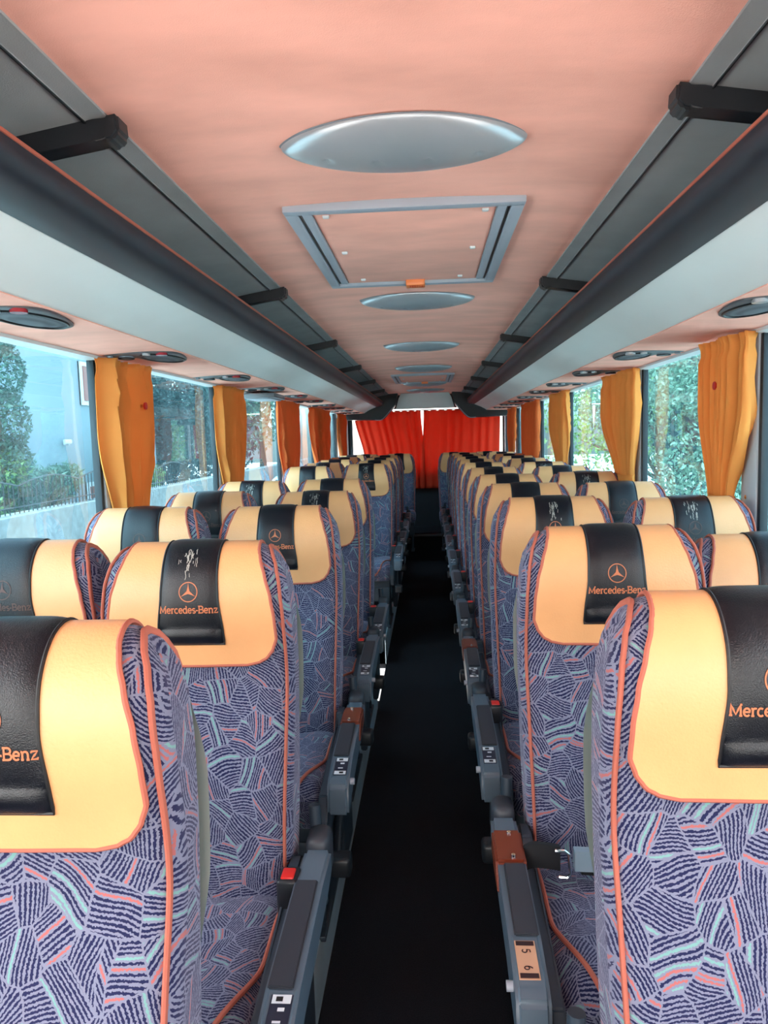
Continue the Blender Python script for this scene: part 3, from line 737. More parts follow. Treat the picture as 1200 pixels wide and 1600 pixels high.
VOFF = [(0, 0), (.37, .61), (1.13, .27)]
def make_seat(aisle, variant=0, worn=False, faded=False, plate=None, clip=False):
    """aisle: +1 armrest on +x side, -1 on -x side, 0 window seat without visible armrest"""
    o = empty('coach_seat')
    ox, oy = VOFF[variant % 3]
    bk = finish('backrest', back_body(ox, oy), M['fabric'], o, loc=(0, 0, .457))
    bk['label'] = 'grey fabric backrest with navy, salmon and mint dashes'
    c = finish('headrest_cover', cover_mesh(), M['tan'], bk); c['label'] = 'tan leather headrest cover'
    finish('cover_piping', cover_pipe(), M['pipe'], bk)
    st = finish('leather_strip', strip_mesh(), M['black'], bk); st['label'] = 'black leather centre strip'
    finish('strip_seam', strip_seam(), M['seam'], bk)
    finish('emblem', emblem_mesh(), M['thread_worn' if faded else 'thread'], bk, smooth=False)
    if worn: finish('leather_cracks', cracks_mesh(variant*7+3), M['worn'], bk, smooth=False)
    for s in (-1, 1): finish('side_piping', side_pipe(s), M['pipe'], bk)
    finish('back_shell', shell_mesh(), M['shell'], bk)
    cu = finish('cushion', cushion_mesh(ox+.5, oy), M['fabric'], o, loc=(0, 0, .457))
    for s in (-1, 1): finish('cushion_piping', cushion_pipe(s), M['pipe'], cu)
    # base
    bm = bmesh.new(); box(bm, -.175, .175, -.33, .09, .29, .352, .01); box(bm, -.17, .17, -.335, -.325, .2, .30, .003); finish('seat_pan', bm, M['frame'], o)
    for x in (-.15, .15):
        bm = bmesh.new()
        tube(bm, [(x, -.26, .31), (x, -.22, .15), (x, -.25, .012)], .014, 10); tube(bm, [(x, .04, .31), (x, -.02, .15), (x, .05, .012)], .014, 10)
        box(bm, x-.02, x+.02, -.30, .09, 0, .016, .003); finish('leg', bm, M['frame'], o)
    if aisle:
        s = aisle; A = .232
        bm = bmesh.new()     # side moulding
        P = [(.085, .10), (.085, .44), (.055, .50), (.02, .53), (-.03, .53), (-.06, .50), (-.40, .46), (-.44, .40), (-.42, .33), (-.30, .30), (-.14, .25), (-.08, .10)]
        extrude_profile(bm, P, *sorted((s*(A-.050), s*(A-.026))), 'x')
        bmesh.ops.bevel(bm, geom=bm.edges[:], offset=.004, segments=2, affect='EDGES')
        finish('side_moulding', bm, M['frame'], o)
        ar = None
        bm = bmesh.new()     # armrest arm: tapering box, tip turned down
        x0, x1 = sorted((s*(A-.022), s*(A+.030)))
        P = [(.02, .545), (-.10, .545), (-.33, .532), (-.425, .520), (-.447, .505), (-.455, .455), (-.45, .432), (-.40, .440), (-.30, .475), (-.05, .49), (.02, .50)]
        extrude_profile(bm, P, x0, x1, 'x'); bmesh.ops.bevel(bm, geom=[e for e in bm.edges], offset=.007, segments=3, affect='EDGES')
        ar = finish('armrest', bm, M['arm'], o)
        bm = bmesh.new(); px0, px1 = sorted((s*(A-.019), s*(A+.020)))
        P = [(-.155, .549), (-.335, .536), (-.335, .530), (-.155, .542)] if clip else [(-.09, .550), (-.335, .536), (-.335, .530), (-.09, .543)]
        extrude_profile(bm, P, px0, px1, 'x'); bmesh.ops.bevel(bm, geom=bm.edges[:], offset=.0022, segments=2, affect='EDGES')
        finish('pad', bm, M['armpad'], ar)
        bm = bmesh.new(); cyl(bm, (s*(A+.028), -.40, .497), (s*(A+.040), -.40, .497), .008, 12); finish('release_button', bm, M['trim_grey'], ar)
        if clip:
            bm = bmesh.new(); P = [(-.045, .553), (-.152, .550), (-.152, .525), (-.19, .500), (-.10, .500), (-.045, .51)]
            a0, a1 = sorted((s*(A-.0235), s*(A+.0335))); extrude_profile(bm, P, a0, a1, 'x'); bmesh.ops.bevel(bm, geom=bm.edges[:], offset=.005, segments=2, affect='EDGES')
            h = finish('clip_housing', bm, M['brown'], o); h['label'] = 'red-brown plastic housing on the armrest'
            bm = bmesh.new()
            for yy in (-.06, -.14): cyl(bm, (s*(A), yy, .55), (s*A, yy, .556), .004, 10)
            finish('screw', bm, M['chrome'], h)
        bm = bmesh.new(); box(bm, *sorted((s*(A-.022), s*(A+.026))), .015, .085, .475, .565, .018, 4); finish('armrest_hinge', bm, M['armpad'], o)
        # number plate
        P0 = M['plate'] if plate == 'orange' else M['plate_dark']
        def top(y): return .532+(.520-.532)*(-.33-y)/.095
        bm = bmesh.new(); q0, q1 = sorted((s*(A-.010), s*(A+.022)))
        vs = [bm.verts.new(v) for v in ((q0, -.345, top(-.345)+.0015), (q1, -.345, top(-.345)+.0015), (q1, -.418, top(-.418)+.0015), (q0, -.418, top(-.418)+.0015))]
        f = bm.faces.new(vs); r = bmesh.ops.extrude_face_region(bm, geom=[f]); bmesh.ops.translate(bm, vec=(0, 0, -.004), verts=[v for v in r['geom'] if isinstance(v, bmesh.types.BMVert)])
        pt = finish('number_plate', bm, P0, ar)
        def plc(cy, cx=0):
            # text runs along -y (towards the tip), characters lying on their side
            def f(a, b): return (s*(A+.006)+cx+b, cy-a, top(cy-a)+.0021)
            return f
        bm = bmesh.new()
        def rect(cx, cy, hx, hy):
            ff = plc(cy, cx)
            bm.faces.new([bm.verts.new(ff(a, b)) for a, b in ((-hy, -hx), (hy, -hx), (hy, hx), (-hy, hx))])
        if plate == 'orange':
            write(bm, '5', .013, plc(-.366, -.006), .15); write(bm, '6', .013, plc(-.398, -.006), .15)
            for cy in (-.351, -.412): rect(0, cy, .014, .0045)
            finish('plate_print', bm, M['ink'], pt, smooth=False)
        else:
            for cy in (-.353, -.410): rect(0, cy, .014, .0075)
            rect(.002, -.370, .005, .003); rect(-.001, -.390, .006, .002)
            finish('plate_print', bm, M['white'], pt, smooth=False)
            bm = bmesh.new()
            for cx, cy in ((-.003, -.353), (.003, -.410)):
                ff = plc(cy, cx); bm.faces.new([bm.verts.new(Vector(ff(a, b))+Vector((0, 0, .0004))) for a, b in ((-.004, -.005), (.004, -.005), (.004, .005), (-.004, .005))])
            finish('plate_symbol', bm, M['seam'], pt, smooth=False)
        # dark lever under the tip and hanging strap end
        bm = bmesh.new(); tube(bm, [(s*(A-.018), -.12, .40), (s*(A-.014), -.25, .38), (s*(A-.010), -.38, .34), (s*(A-.004), -.43, .325)], .011, 10); box(bm, *sorted((s*(A-.018), s*(A+.032))), -.47, -.42, .285, .335, .010, 3)
        finish('recline_lever', bm, M['dark'], o)
        bm = bmesh.new(); tube(bm, [(s*(A-.005), .10, .38), (s*(A-.005), .075, .49), (s*(A-.012), .085, .60)], .012, 10); finish('hinge_bar', bm, M['frame'], o)
        # red release buckle next to the cushion
        if not clip:
            bk2 = None; bm = bmesh.new(); box(bm, *sorted((s*.176, s*.214)), -.095, -.045, .47, .548, .006, 3); bk2 = finish('belt_buckle', bm, M['dark'], o)
            bm = bmesh.new(); box(bm, *sorted((s*.183, s*.207)), -.088, -.056, .545, .5515, .003, 2); h = finish('release_button', bm, M['red'], bk2); h['label'] = 'red push button'
    return o
def copy_tree(o, parent=None):
    c = o.copy(); COL.objects.link(c)
    if parent: c.parent = parent; c.matrix_parent_inverse = o.matrix_parent_inverse
    for ch in o.children: copy_tree(ch, c)
    return c
protos = {}
def place_seat(key, kw, x, ytop, lean, label, z=POD, extra_rz=0):
    """ytop = distance of the headrest top from the camera; lean in degrees"""
    if key in protos: o = copy_tree(protos[key])
    else: o = make_seat(**kw); protos[key] = o
    a = math.radians(lean)
    o.location = (x, ytop-BH*math.sin(a)-.03*math.cos(a), z); o.rotation_euler = (0, 0, extra_rz)
    for ch in o.children:
        if ch.name.startswith('backrest'): ch.rotation_euler = (-a, 0, 0)
    tag(o, label, 'seat', 'coach seats in rows facing the front')
    return o
K = {
 'Lw': dict(aisle=1, variant=0, worn=True), 'L': dict(aisle=1, variant=1), 'Lc': dict(aisle=1, variant=2, worn=True),
 'R5': dict(aisle=-1, variant=0, plate='orange', clip=True), 'Rw': dict(aisle=-1, variant=1, worn=True), 'R': dict(aisle=-1, variant=2), 'Rc': dict(aisle=-1, variant=0, clip=True),
 'Lk': dict(aisle=1, variant=0, clip=True),
 'W': dict(aisle=0, variant=1, faded=True), 'Ww': dict(aisle=0, variant=2, worn=True, faded=True), 'Wn': dict(aisle=0, variant=0, faded=True),
}
seatlist = [
 # key, x, ytop, lean, label
 ('L', -.425, .815, 8, 'nearest left aisle seat, tan and black headrest cut by the bottom left corner'),
 ('Lw', -.42, 1.465, 8, 'left aisle seat in the second row with cracked black strip above its emblem'),
 ('Lk', -.425, 2.30, 11, 'left aisle seat in the third row, headrest strip smooth black without cracks'),
 ('Lc', -.43, 3.12, 16, 'left aisle seat in the fourth row, tan headrest with a thin crack in its strip'),
 ('L', -.425, 3.60, 8, 'left aisle seat in the fifth row, last one before the gap of the middle door'),
 ('Lc', -.42, 5.50, 7, 'first left aisle seat behind the middle door gap, its whole cushion front visible'),
 ('L', -.42, 6.30, 8, 'left aisle seat, second behind the middle door gap'),
 ('Lc', -.42, 7.05, 8, 'left aisle seat, third behind the middle door gap'),
 ('L', -.42, 7.80, 8, 'left aisle seat, fourth behind the middle door gap, just before the rear bench row'),
 ('R5', .44, .93, 8, 'nearest right aisle seat, large tan and black headrest cut by the right edge'),
 ('R5', .42, 1.59, 8, 'right aisle seat in the second row, armrest plate reading 5 6 with open belt'),
 ('Rw', .42, 2.33, 8, 'right aisle seat in the third row with badly cracked black strip'),
 ('Rc', .42, 2.99, 8, 'right aisle seat in the fourth row from the camera'),
 ('R', .42, 3.67, 8, 'right aisle seat in the fifth row from the camera'),
 ('R', .42, 4.45, 8, 'right aisle seat in the sixth row from the camera'),
 ('R', .42, 5.25, 8, 'right aisle seat in the seventh row from the camera'),
 ('R', .42, 6.0, 8, 'right aisle seat in the eighth row from the camera'),
 ('R', .42, 6.7, 8, 'right aisle seat in the ninth row from the camera'),
 ('R', .42, 7.4, 8, 'right aisle seat in the tenth row from the camera'),
 ('R', .42, 8.1, 8, 'right aisle seat in the eleventh row, last before the rear bench row'),
 ('W', -.812, 1.50, 6, 'nearest left window seat, blue-lit strip, cut by the left edge'),
 ('Wn', -.815, 2.215, 6, 'left window seat in the third row beside the first orange curtain, plain strip'),
 ('W', -.812, 2.87, 7, 'left window seat in the fourth row with faded emblem between second-row seats'),
 ('Ww', -.812, 3.58, 8, 'left window seat in the fifth row in front of the second curtain'),
 ('Wn', -.812, 5.24, 7, 'left window seat just behind the middle door gap, in shade by the third curtain'),
 ('Ww', -.812, 6.0, 8, 'left window seat, second behind the door gap, strip cracked pale'),
 ('W', -.812, 6.75, 8, 'left window seat, third behind the middle door gap'),
 ('W', -.812, 7.5, 8, 'left window seat, fourth behind the middle door gap'),
 ('W', -.812, 8.2, 8, 'left window seat, fifth behind the middle door gap'),
 ('Wn', .800, 1.71, 20, 'right window seat reclined far back at the right edge, nearest of its column'),
 ('Ww', .812, 2.28, 10, 'right window seat with faded emblem, in front of the nearest right curtain tie'),
 ('W', .812, 3.08, 12, 'right window seat with creased tan cover, third in the window column'),
 ('Ww', .812, 3.74, 8, 'right window seat beside the second right curtain, cracked strip'),
 ('W', .812, 4.42, 8, 'right window seat, fifth in the window column from the camera'),
 ('Ww', .812, 5.1, 8, 'right window seat, sixth in the window column from the camera'),
 ('W', .812, 5.9, 8, 'right window seat, seventh in the window column from the camera'),
 ('W', .812, 6.6, 8, 'right window seat, eighth in the window column from the camera'),
 ('W', .812, 7.3, 8, 'right window seat, ninth in the window column from the camera'),
 ('W', .812, 8.05, 8, 'right window seat, tenth in the window column from the camera'),
 ('W', -.325, 9.05, 5, 'rear bench seat left of the aisle end, against the red curtain'),
 ('W', -.73, 9.05, 5, 'rear bench seat in the left rear corner'),
 ('W', .335, 9.05, 5, 'rear bench seat right of the aisle end, against the red curtain'),
 ('W', .74, 9.05, 5, 'rear bench seat in the right rear corner'),
]
seen = set()
order = sorted(range(len(seatlist)), key=lambda i: 0)
for (k, x, yt, ln, lab) in seatlist:
    place_seat(k, K[k], x, yt, ln, lab, z=POD if yt < 9 else POD-.005+.0)
# rear bench plinth top is the rear step; bench seats stand on it
for o in [o for o in COL.objects if o.name.startswith('coach_seat') and o.location.y > 8.6]:
    o.location.z = .13

# open lap belt on the second-row right seat
o = empty('seat_belt', (.42, 1.475, POD)); tag(o, 'black lap belt with chrome tongue and grey plate across the second-row right seat', 'seat belt')
bm = bmesh.new(); pts = [(-.215, -.10, .50), (-.208, -.112, .525), (-.19, -.12, .538), (-.165, -.118, .535), (-.14, -.113, .528)]
def band(bm, pts, h, th):
    for (a, b) in zip(pts, pts[1:]):
        pass
    V = []
    for p in pts:
        V.append([bm.verts.new((p[0], p[1]-th/2, p[2]-h/2)), bm.verts.new((p[0], p[1]+th/2, p[2]-h/2)), bm.verts.new((p[0], p[1]+th/2, p[2]+h/2)), bm.verts.new((p[0], p[1]-th/2, p[2]+h/2))])
    for A, B in zip(V, V[1:]):
        for k in range(4): bm.faces.new((A[k], A[(k+1) % 4], B[(k+1) % 4], B[k]))
    bm.faces.new(V[0]); bm.faces.new(V[-1][::-1])
band(bm, catmull(pts, 4), .048, .010); finish('webbing', bm, M['webbing'], o)
bm = bmesh.new(); tube(bm, [(-.152, -.132, .553), (-.135, -.134, .553), (-.127, -.134, .547), (-.123, -.134, .508), (-.130, -.134, .501), (-.145, -.132, .501)], .0035, 8); finish('tongue', bm, M['chrome'], o)
bm = bmesh.new(); pts = [(-.115, -.122, .531), (-.05, -.124, .530), (.03, -.12, .526)]; band(bm, catmull(pts, 4), .040, .018); finish('buckle_plate', bm, M['buckle'], o)
bm = bmesh.new(); pts = [(-.10, -.10, .505), (0, -.10, .498), (.10, -.10, .495), (.19, -.06, .49)]; band(bm, catmull(pts, 4), .020, .03); finish('lower_strap', bm, M['webbing'], o)

# ================================================================== CURTAINS
def curtain(s, y0, y1, b0, b1, lab, zt=WT+.004, zb=WB+.02, waist=None, pleats=6, seed=0, m='curtain', grp='orange curtains along the side windows', flare=.5, X=None, amp=.021, tie=True):
    """side curtain hanging at x = s*X between y0..y1 at the top and b0..b1 at the tie"""
    rnd = random.Random(seed); X = X or .985
    o = empty('curtain', (s*X, (y0+y1)/2, zb)); tag(o, lab, 'curtain', grp)
    pleats = int(pleats*1.7); nu, nv = pleats*10, 34; ph = [rnd.uniform(0, 6.28) for _ in range(4)]
    zw = waist if waist else zb+.0
    bm = bmesh.new()
    def pos(i, j):
        u = i/nu; z = lerp(zb, zt, j/nv)
        t = (z-zw)/(zt-zw)
        if t >= 0:
            e = min(1, t/.62); e = e*e*(3-2*e)
            a = lerp(b0, y0, e); b = lerp(b1, y1, e)
        else:
            e = min(1, -t/.25); c = (b0+b1)/2; hw_ = (b1-b0)/2*(1+.28*e); a, b = c-hw_, c+hw_
        uu = u+.018*math.sin(3*2*PI*u+ph[0]+z*3)
        y = lerp(a, b, uu)
        squeeze = 1-.45*(1-max(0, min(1, abs(t)*2.2)))
        q_ = pleats*PI*(uu+.03*math.sin(2*PI*u*2+ph[2]))+ph[1]+.25*math.sin(z*4+ph[2])
        x = amp*squeeze*(1.3*(1-2*abs(math.sin(q_))**.7)+.5*math.sin(2*PI*u*1.6+ph[3]+z*1.5))
        if abs(j-nv*.955) < .8: x *= .75
        return Vector((s*X-s*abs(.0)+x, y, z))-Vector(o.location)
    grid(bm, pos, nu, nv)
    f = finish('cloth', bm, M[m], o)
    md = f.modifiers.new('thick', 'SOLIDIFY'); md.thickness = .0015
    if tie and waist:
        bm = bmesh.new(); c = (b0+b1)/2; hw_ = (b1-b0)/2+.012; rings = []
        for k in range(24):
            a = 2*PI*k/24; rings.append([bm.verts.new(Vector((s*X+math.sin(a)*.026, c+math.cos(a)*hw_, waist+dz))-Vector(o.location)) for dz in (-.022, 0, .022)])
        for k in range(24):
            for q in range(2): bm.faces.new((rings[k][q], rings[(k+1) % 24][q], rings[(k+1) % 24][q+1], rings[k][q+1]))
        t = finish('tie_band', bm, M[m], o); md = t.modifiers.new('thick', 'SOLIDIFY'); md.thickness = .002
    return o
W1 = CZ-.255
curtain(-1, 2.33, 2.74, 2.42, 2.62, 'nearest left orange curtain, loosely gathered, beside the first window', pleats=5, seed=3, waist=WB+.16)
curtain(-1, 3.66, 4.10, 3.74, 4.02, 'second orange curtain on the left, behind the third-row window seat', pleats=6, seed=4, waist=WB+.16)
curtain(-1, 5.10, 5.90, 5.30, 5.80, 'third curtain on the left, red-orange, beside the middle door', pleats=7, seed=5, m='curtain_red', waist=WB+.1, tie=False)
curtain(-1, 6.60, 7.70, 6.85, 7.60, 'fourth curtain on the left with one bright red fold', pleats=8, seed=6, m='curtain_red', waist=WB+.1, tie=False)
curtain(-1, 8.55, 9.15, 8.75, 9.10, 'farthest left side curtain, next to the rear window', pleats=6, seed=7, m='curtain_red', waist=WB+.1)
curtain(1, 2.25, 2.60, 2.38, 2.53, 'nearest right orange curtain, tied with a band at seat height', pleats=6, seed=8, waist=CZ-.24)
curtain(1, 3.44, 4.02, 3.52, 3.76, 'second orange curtain on the right, tied low beside the big tree window', pleats=7, seed=9, waist=CZ-.235)
curtain(1, 5.10, 5.85, 5.22, 5.56, 'third orange curtain on the right with many narrow folds', pleats=9, seed=10, waist=CZ-.26)
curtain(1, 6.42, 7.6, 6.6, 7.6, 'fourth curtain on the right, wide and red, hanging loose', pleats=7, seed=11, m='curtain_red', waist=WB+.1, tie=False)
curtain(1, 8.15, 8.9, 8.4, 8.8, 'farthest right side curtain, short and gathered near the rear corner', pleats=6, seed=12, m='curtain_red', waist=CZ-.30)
# rear curtains
def rear_curtain(x0, x1, b0, b1, zt, lab, seed):
    rnd = random.Random(seed); o = empty('rear_curtain', ((x0+x1)/2, 9.68, .80)); tag(o, lab, 'curtain', 'red curtains across the rear window')
    nu, nv = 120, 30; ph = [rnd.uniform(0, 6.28) for _ in range(4)]; bm = bmesh.new()
    def pos(i, j):
        u = i/nu; z = lerp(.80, zt, j/nv); e = (zt-z)/(zt-.8); e = min(1, e*1.6); e = e*e*(3-2*e)
        x = lerp(lerp(x0, b0, e), lerp(x1, b1, e), u); sg = .010*(1 if j == nv else 0)*math.sin(u*60)
        y = .012*(math.sin(9*2*PI*u+ph[0]+.4*math.sin(z*3))+.5*math.sin(23*PI*u+ph[1]))
        return Vector((x, 9.67+y, z+sg*.6))-Vector(o.location)
    grid(bm, pos, nu, nv); f = finish('cloth', bm, M['rear_curtain'], o); md = f.modifiers.new('thick', 'SOLIDIFY'); md.thickness = .0015
rear_curtain(-.925, -.060, -.80, -.018, CZ+.318, 'left half of the red curtain pair across the rear window', 1)
rear_curtain(-.022, .955, -.050, .94, CZ+.318, 'right half of the red curtain pair across the rear window', 2)
bm = bmesh.new(); tube(bm, [(-.99, 9.67, CZ+.322), (.99, 9.67, CZ+.322)], .006, 8); tag(finish('curtain_rail', bm, M['trim_grey']), 'thin grey rail carrying the red rear curtains', 'curtain rail')
# fold-down monitor under the left rack by the middle door
o = empty('fold_down_monitor', (-.93, 4.45, CZ+.275)); tag(o, 'grey monitor folded up under the left rack by the middle door', 'monitor')
bm = bmesh.new(); box(bm, -.10, .09, -.16, .16, -.035, -.006, .006); finish('housing', bm, M['unit2'], o)
bm = bmesh.new(); box(bm, -.08, .07, -.14, .14, -.041, -.035, .003); finish('screen', bm, M['trim_grey'], o)
bm = bmesh.new(); box(bm, -.02, .02, -.03, .03, -.008, .008); finish('bracket', bm, M['dark'], o)
# small hooks on the posts
for s, y, lab in ((-1, 2.60, 'small red hook glimpsed through the nearest left curtain'), (1, 2.44, 'small red-and-chrome hook in the fold of the nearest right curtain')):
    o = empty('coat_hook', (s*.955, y, CZ+.13)); tag(o, lab, 'hook')
    bm = bmesh.new(); cyl(bm, (0, 0, 0), (s*.045, 0, 0), .006, 10); finish('stem', bm, M['chrome'], o)
    bm = bmesh.new(); cyl(bm, (-s*.006, 0, 0), (0, 0, 0), .013, 16); finish('knob', bm, M['red'], o)

# ================================================================== OUTSIDE
GZ = -1.3
bm = bmesh.new(); box(bm, -60, 60, -40, 90, GZ-.2, GZ); struct('ground', bm, mat('pale_paving', (.60, .57, .53), .9, var=.12, vscale=.8), smooth=False)
# coach outer side below the windows so daylight does not leak in
def leafmat(name, c1, c2):
    m = bpy.data.materials.new(name); m.use_nodes = True; nt = m.node_tree; N = nt.nodes; L = nt.links
    out = N['Material Output']; b = N['Principled BSDF']; b.inputs['Roughness'].default_value = .55
    g_ = N.new('ShaderNodeNewGeometry'); r = N.new('ShaderNodeValToRGB')
    r.color_ramp.elements[0].color = (*c1, 1); r.color_ramp.elements[1].color = (*c2, 1); L.new(g_.outputs['Random Per Island'], r.inputs[0]); L.new(r.outputs[0], b.inputs['Base Color'])
    t = N.new('ShaderNodeBsdfTranslucent'); L.new(r.outputs[0], t.inputs[0]); mx = N.new('ShaderNodeMixShader'); mx.inputs[0].default_value = .3
    L.new(b.outputs[0], mx.inputs[1]); L.new(t.outputs[0], mx.inputs[2]); L.new(mx.outputs[0], out.inputs[0]); return m
LM = {'olive': leafmat('olive_leaves', (.05, .13, .09), (.26, .40, .30)), 'dark': leafmat('dark_leaves', (.012, .04, .05), (.05, .12, .12)), 'bright': leafmat('bright_leaves', (.10, .25, .06), (.45, .60, .25)), 'cyp': leafmat('cypress_leaves', (.02, .07, .05), (.07, .16, .12))}
BARK = mat('grey_brown_bark', (.12, .09, .07), .9, bump=.6, bscale=40, var=.3, vscale=20)
def foliage(name, blobs, n, size, m, parent, seed, aspect=2.2):
    rnd = random.Random(seed); verts = []; faces = []
    vol = [b[3]*b[4]*b[5] for b in blobs]; tot = sum(vol)
    for b, v in zip(blobs, vol):
        for _ in range(int(n*v/tot)):
            while True:
                p = Vector((rnd.uniform(-1, 1), rnd.uniform(-1, 1), rnd.uniform(-1, 1)))
                if .25 < p.length < 1: break
            p = p.normalized()*p.length**.5
            c = Vector((b[0]+p.x*b[3], b[1]+p.y*b[4], b[2]+p.z*b[5]))
            d = Vector((rnd.gauss(0, 1), rnd.gauss(0, 1), rnd.gauss(0, 1))).normalized(); e = d.orthogonal().normalized(); e = (Matrix.Rotation(rnd.uniform(0, 6.28), 3, d) @ e)
            L_ = size*rnd.uniform(.6, 1.3); w_ = L_/aspect
            i = len(verts); verts += [c-d*L_/2, c+e*w_/2, c+d*L_/2, c-e*w_/2]; faces.append((i, i+1, i+2, i+3))
    me = bpy.data.meshes.new(name); me.from_pydata(verts, [], faces); me.materials.append(m)
    o = bpy.data.objects.new(name, me); COL.objects.link(o); o.parent = parent; return o
def tree(name, x, y, blobs, n, size, m, lab, cat, seed, trunk=.12, th=1.6, aspect=2.2, grp=None):
    o = empty(name, (x, y, GZ)); tag(o, lab, cat, grp)
    foliage('foliage', blobs, n, size, LM[m], o, seed, aspect)
    bm = bmesh.new(); rnd = random.Random(seed)
    tube(bm, [(0, 0, 0), (.04, .05, th*.5), (.0, .02, th)], [trunk*1.2, trunk, trunk*.75], 10)
    for b in blobs[:5]: tube(bm, [(0, .02, th*.85), (b[0]*.45, b[1]*.45, lerp(th, b[2], .5)), (b[0]*.9, b[1]*.9, b[2])], [trunk*.55, trunk*.4, trunk*.15], 7)
    finish('trunk', bm, BARK, o); return o
def blobset(seed, n, R, zc, H, r):
    rnd = random.Random(seed); return [(rnd.uniform(-R, R), rnd.uniform(-R, R), zc+rnd.uniform(-H, H), r*rnd.uniform(.7, 1.2), r*rnd.uniform(.7, 1.2), r*rnd.uniform(.6, 1)) for _ in range(n)]
# right side greenery
tree('olive_tree', 5.0, 10.5, blobset(1, 12, 1.7, 3.2, 1.8, 1.3), 42000, .075, 'olive', 'big silvery green tree filling the nearest right windows', 'tree', 1, grp='trees outside the right windows')
tree('olive_tree', 4.9, 15.0, blobset(2, 12, 1.8, 3.4, 2.0, 1.4), 30000, .09, 'olive', 'silvery green tree behind the second right curtain', 'tree', 2, grp='trees outside the right windows')
tree('leafy_tree', 6.4, 21.0, blobset(3, 10, 2.2, 3.6, 2.2, 1.8), 16000, .15, 'bright', 'yellow green tree farther along the right side', 'tree', 3, grp='trees outside the right windows')
tree('olive_tree', 4.6, 6.3, blobset(4, 10, 1.2, 3.0, 1.6, 1.1), 24000, .065, 'olive', 'silvery green tree at the very right edge of the view', 'tree', 4, grp='trees outside the right windows')
tree('leafy_tree', 8.5, 14.0, blobset(5, 12, 2.5, 4.2, 2.6, 2.2), 18000, .16, 'dark', 'dark green tree behind the silvery trees on the right', 'tree', 5, grp='trees outside the right windows')
tree('leafy_tree', 9.5, 27.0, blobset(6, 12, 3.0, 4.5, 2.8, 2.6), 9000, .32, 'dark', 'dark green tree far down the right side', 'tree', 6, grp='trees outside the right windows')
bm = bmesh.new(); box(bm, 3.55, 3.8, 4, 40, GZ, .35, .02); tag(finish('garden_wall', bm, mat('white_wall_render', (.34, .34, .34), .85, var=.08, vscale=2)), 'low white garden wall below the trees on the right', 'wall')
# left side
STONE = mat('rough_stone_wall', (.20, .20, .20), .9, bump=1, bscale=14, var=.25, vscale=7)
bm = bmesh.new(); box(bm, -6.4, -6.0, 5, 60, GZ, .47, .02); tag(finish('garden_wall', bm, STONE), 'low grey stone wall under the iron fence on the left', 'wall')
o = empty('iron_fence', (-6.2, 12, .47)); tag(o, 'black wrought iron fence with arched top on the left garden wall', 'fence')
bm = bmesh.new()
for k in range(90):
    y = -5+k*.13; h = .42+.12*math.sin((k % 15)/15*PI); tube(bm, [(0, y, -.01), (0, y, h)], .009, 5)
finish('bars', bm, M['dark'], o)
bm = bmesh.new()
tube(bm, [(0, -5+k*.13, .42+.12*math.sin((k % 15)/15*PI)) for k in range(90)], .013, 6); tube(bm, [(0, -5, .10), (0, 6.6, .10)], .012, 6); finish('rails', bm, M['dark'], o)
bm = bmesh.new()
o = empty('house', (-11, 16, GZ)); tag(o, 'pale house with red-framed window behind the left garden wall', 'building')
bm = bmesh.new(); box(bm, -3, 3, -9, 5.5, 0, 8); finish('wall', bm, mat('pale_house_render', (.24, .31, .35), .85, var=.05, vscale=1), o, smooth=False)
for (y0, y1, z0, z1) in ((.9, 2.4, 3.7, 4.7), (.9, 2.4, .9, 1.9)):
    bm = bmesh.new(); box(bm, 2.98, 3.06, y0, y1, z0, z1); box(bm, 2.97, 3.03, y0, y1, z0, z1); f = finish('window_frame', bm, mat('white_window_frame', (.75, .75, .75), .6), o, smooth=False)
    bm = bmesh.new(); box(bm, 3.05, 3.09, y0+.1, (y0+y1)/2-.04, z0+.1, z1-.1); box(bm, 3.05, 3.09, (y0+y1)/2+.04, y1-.1, z0+.1, z1-.1); finish('shutter', bm, mat('red_brown_shutter', (.35, .12, .10), .6), f, smooth=False)
bm = bmesh.new(); tube(bm, [(3.0, 0, 2.8), (3.12, 0, 2.8)], .02, 8); box(bm, 3.08, 3.16, -.2, .08, 2.81, 2.91, .02); finish('security_camera', bm, M['white'], o)
tree('cypress_tree', -7.0, 11.9, [(0, 0, 1.6+k*.8, .55-.03*k, .55-.03*k, .6) for k in range(8)], 11000, .09, 'cyp', 'tall dark cypress at the left edge of the view', 'tree', 21, .07, 1.0)
tree('garden_shrub', -7.6, 11.6, blobset(22, 7, .6, 1.9, .5, .5), 4500, .11, 'bright', 'pale green shrub above the stone wall at the left edge', 'shrub', 22, .04, 1.2, grp='shrubs behind the left wall')
tree('garden_shrub', -7.1, 13.4, blobset(23, 6, .3, 1.9, .35, .4), 2600, .22, 'olive', 'spiky long-leaved shrub behind the iron fence', 'shrub', 23, .03, 1.2, 7, grp='shrubs behind the left wall')
tree('garden_shrub', -7.7, 17.8, blobset(24, 8, .6, 2.1, .35, .55), 5000, .10, 'bright', 'sunlit rounded shrub seen through the second left window', 'shrub', 24, .04, 1.2, grp='shrubs behind the left wall')
tree('leafy_tree', -10.5, 27.0, blobset(25, 12, 2.3, 4.6, 2.8, 2.0), 20000, .17, 'dark', 'dark blue-green tree behind the second left window', 'tree', 25, .2, 3, grp='trees outside the left windows')
tree('leafy_tree', -13, 35.0, blobset(26, 12, 3, 5.0, 3, 2.5), 11000, .30, 'dark', 'dark tree beyond the parked cars on the left', 'tree', 26, .2, 3, grp='trees outside the left windows')
tree('leafy_tree', -9.5, 42.0, blobset(27, 12, 3.4, 5.0, 3, 2.8), 11000, .34, 'olive', 'mixed green tree at the far end on the left', 'tree', 27, .2, 3, grp='trees outside the left windows')
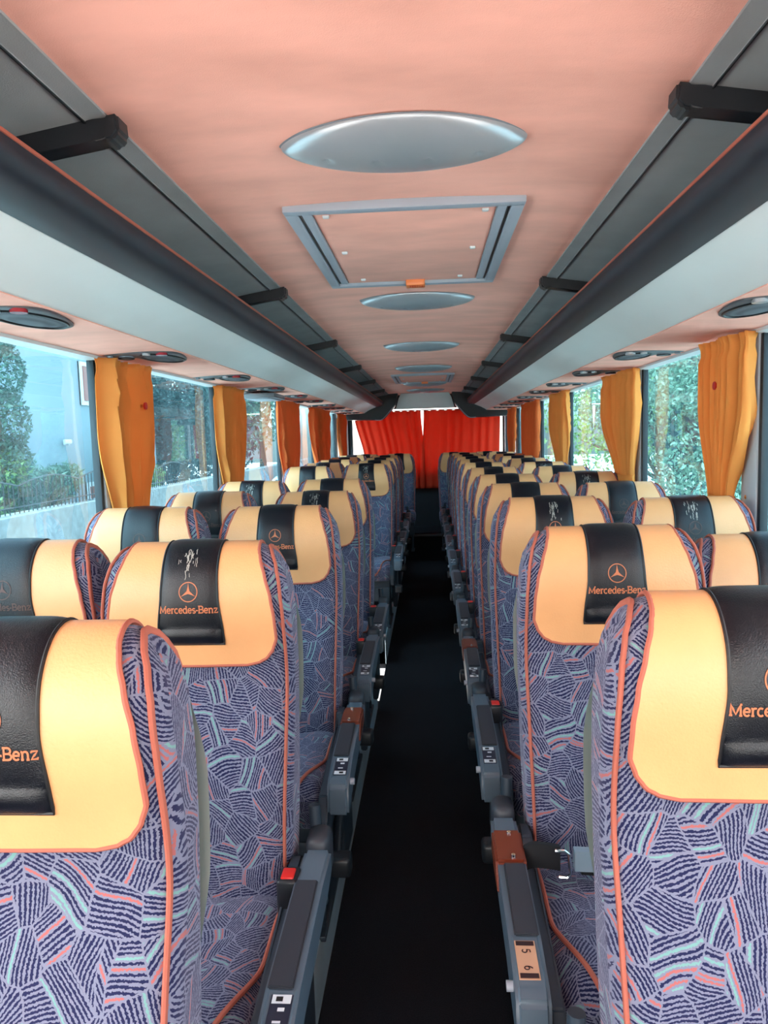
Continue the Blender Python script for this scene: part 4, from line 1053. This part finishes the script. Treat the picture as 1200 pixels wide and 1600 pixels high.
# parked cars
def car(x, y, lab, col, seed, rz=0):
    o = empty('parked_car', (x, y, GZ), rz); tag(o, lab, 'car', 'cars parked on the left')
    bm = bmesh.new()
    P = catmull([(-2.05, .35), (-2.1, .62), (-1.95, .82), (-1.1, .92), (-.45, 1.38), (.3, 1.46), (1.2, 1.38), (1.85, .98), (2.1, .85), (2.1, .4), (1.6, .28), (-1.6, .28)], 5, True)
    for sx, w_ in ((0, 0),):
        pass
    rings = []
    for X_, sc_ in ((-.86, .90), (-.80, .97), (-.4, 1), (.4, 1), (.80, .97), (.86, .90)):
        rings.append([bm.verts.new((X_*(1 if b < .95 else 1-.28*(b-.95)), a*(.97+.03*sc_), .85+(b-.85)*sc_)) for a, b in P])
    n = len(P)
    for A, B in zip(rings, rings[1:]):
        for i in range(n): bm.faces.new((A[i], A[(i+1) % n], B[(i+1) % n], B[i]))
    bm.faces.new(rings[0]); bm.faces.new(rings[-1][::-1]); finish('body', bm, mat('car_paint_%d' % seed, col, .25, coat=.5), o)
    bm = bmesh.new()
    for sx in (-1, 1):
        pts = [(-.95, .95), (-.42, 1.30), (.3, 1.37), (1.1, 1.30), (1.55, .98)]
        bm.faces.new([bm.verts.new((sx*(.865 if b < 1.0 else .80), a, b)) for a, b in pts])
    bm.faces.new([bm.verts.new(v) for v in ((-.7, -1.06, .97), (.7, -1.06, .97), (.62, -.52, 1.34), (-.62, -.52, 1.34))])
    finish('windows', bm, M['gasket'], o)
    for yy in (-1.3, 1.3):
        for sx in (-1, 1):
            bm = bmesh.new(); cyl(bm, (sx*.70, yy, .31), (sx*.88, yy, .31), .31, 24); wv = finish('wheel', bm, M['dark'], o)
            bm = bmesh.new(); cyl(bm, (sx*.875, yy, .31), (sx*.89, yy, .31), .18, 16); finish('hubcap', bm, M['trim_grey'], wv)
car(-7.2, 31, 'white car parked among the trees on the left', (.8, .8, .82), 1)
car(-4.9, 27, 'silver car parked nearer on the left street', (.7, .72, .75), 2)
car(-5.6, 37, 'far white car parked along the left street', (.82, .82, .82), 3)
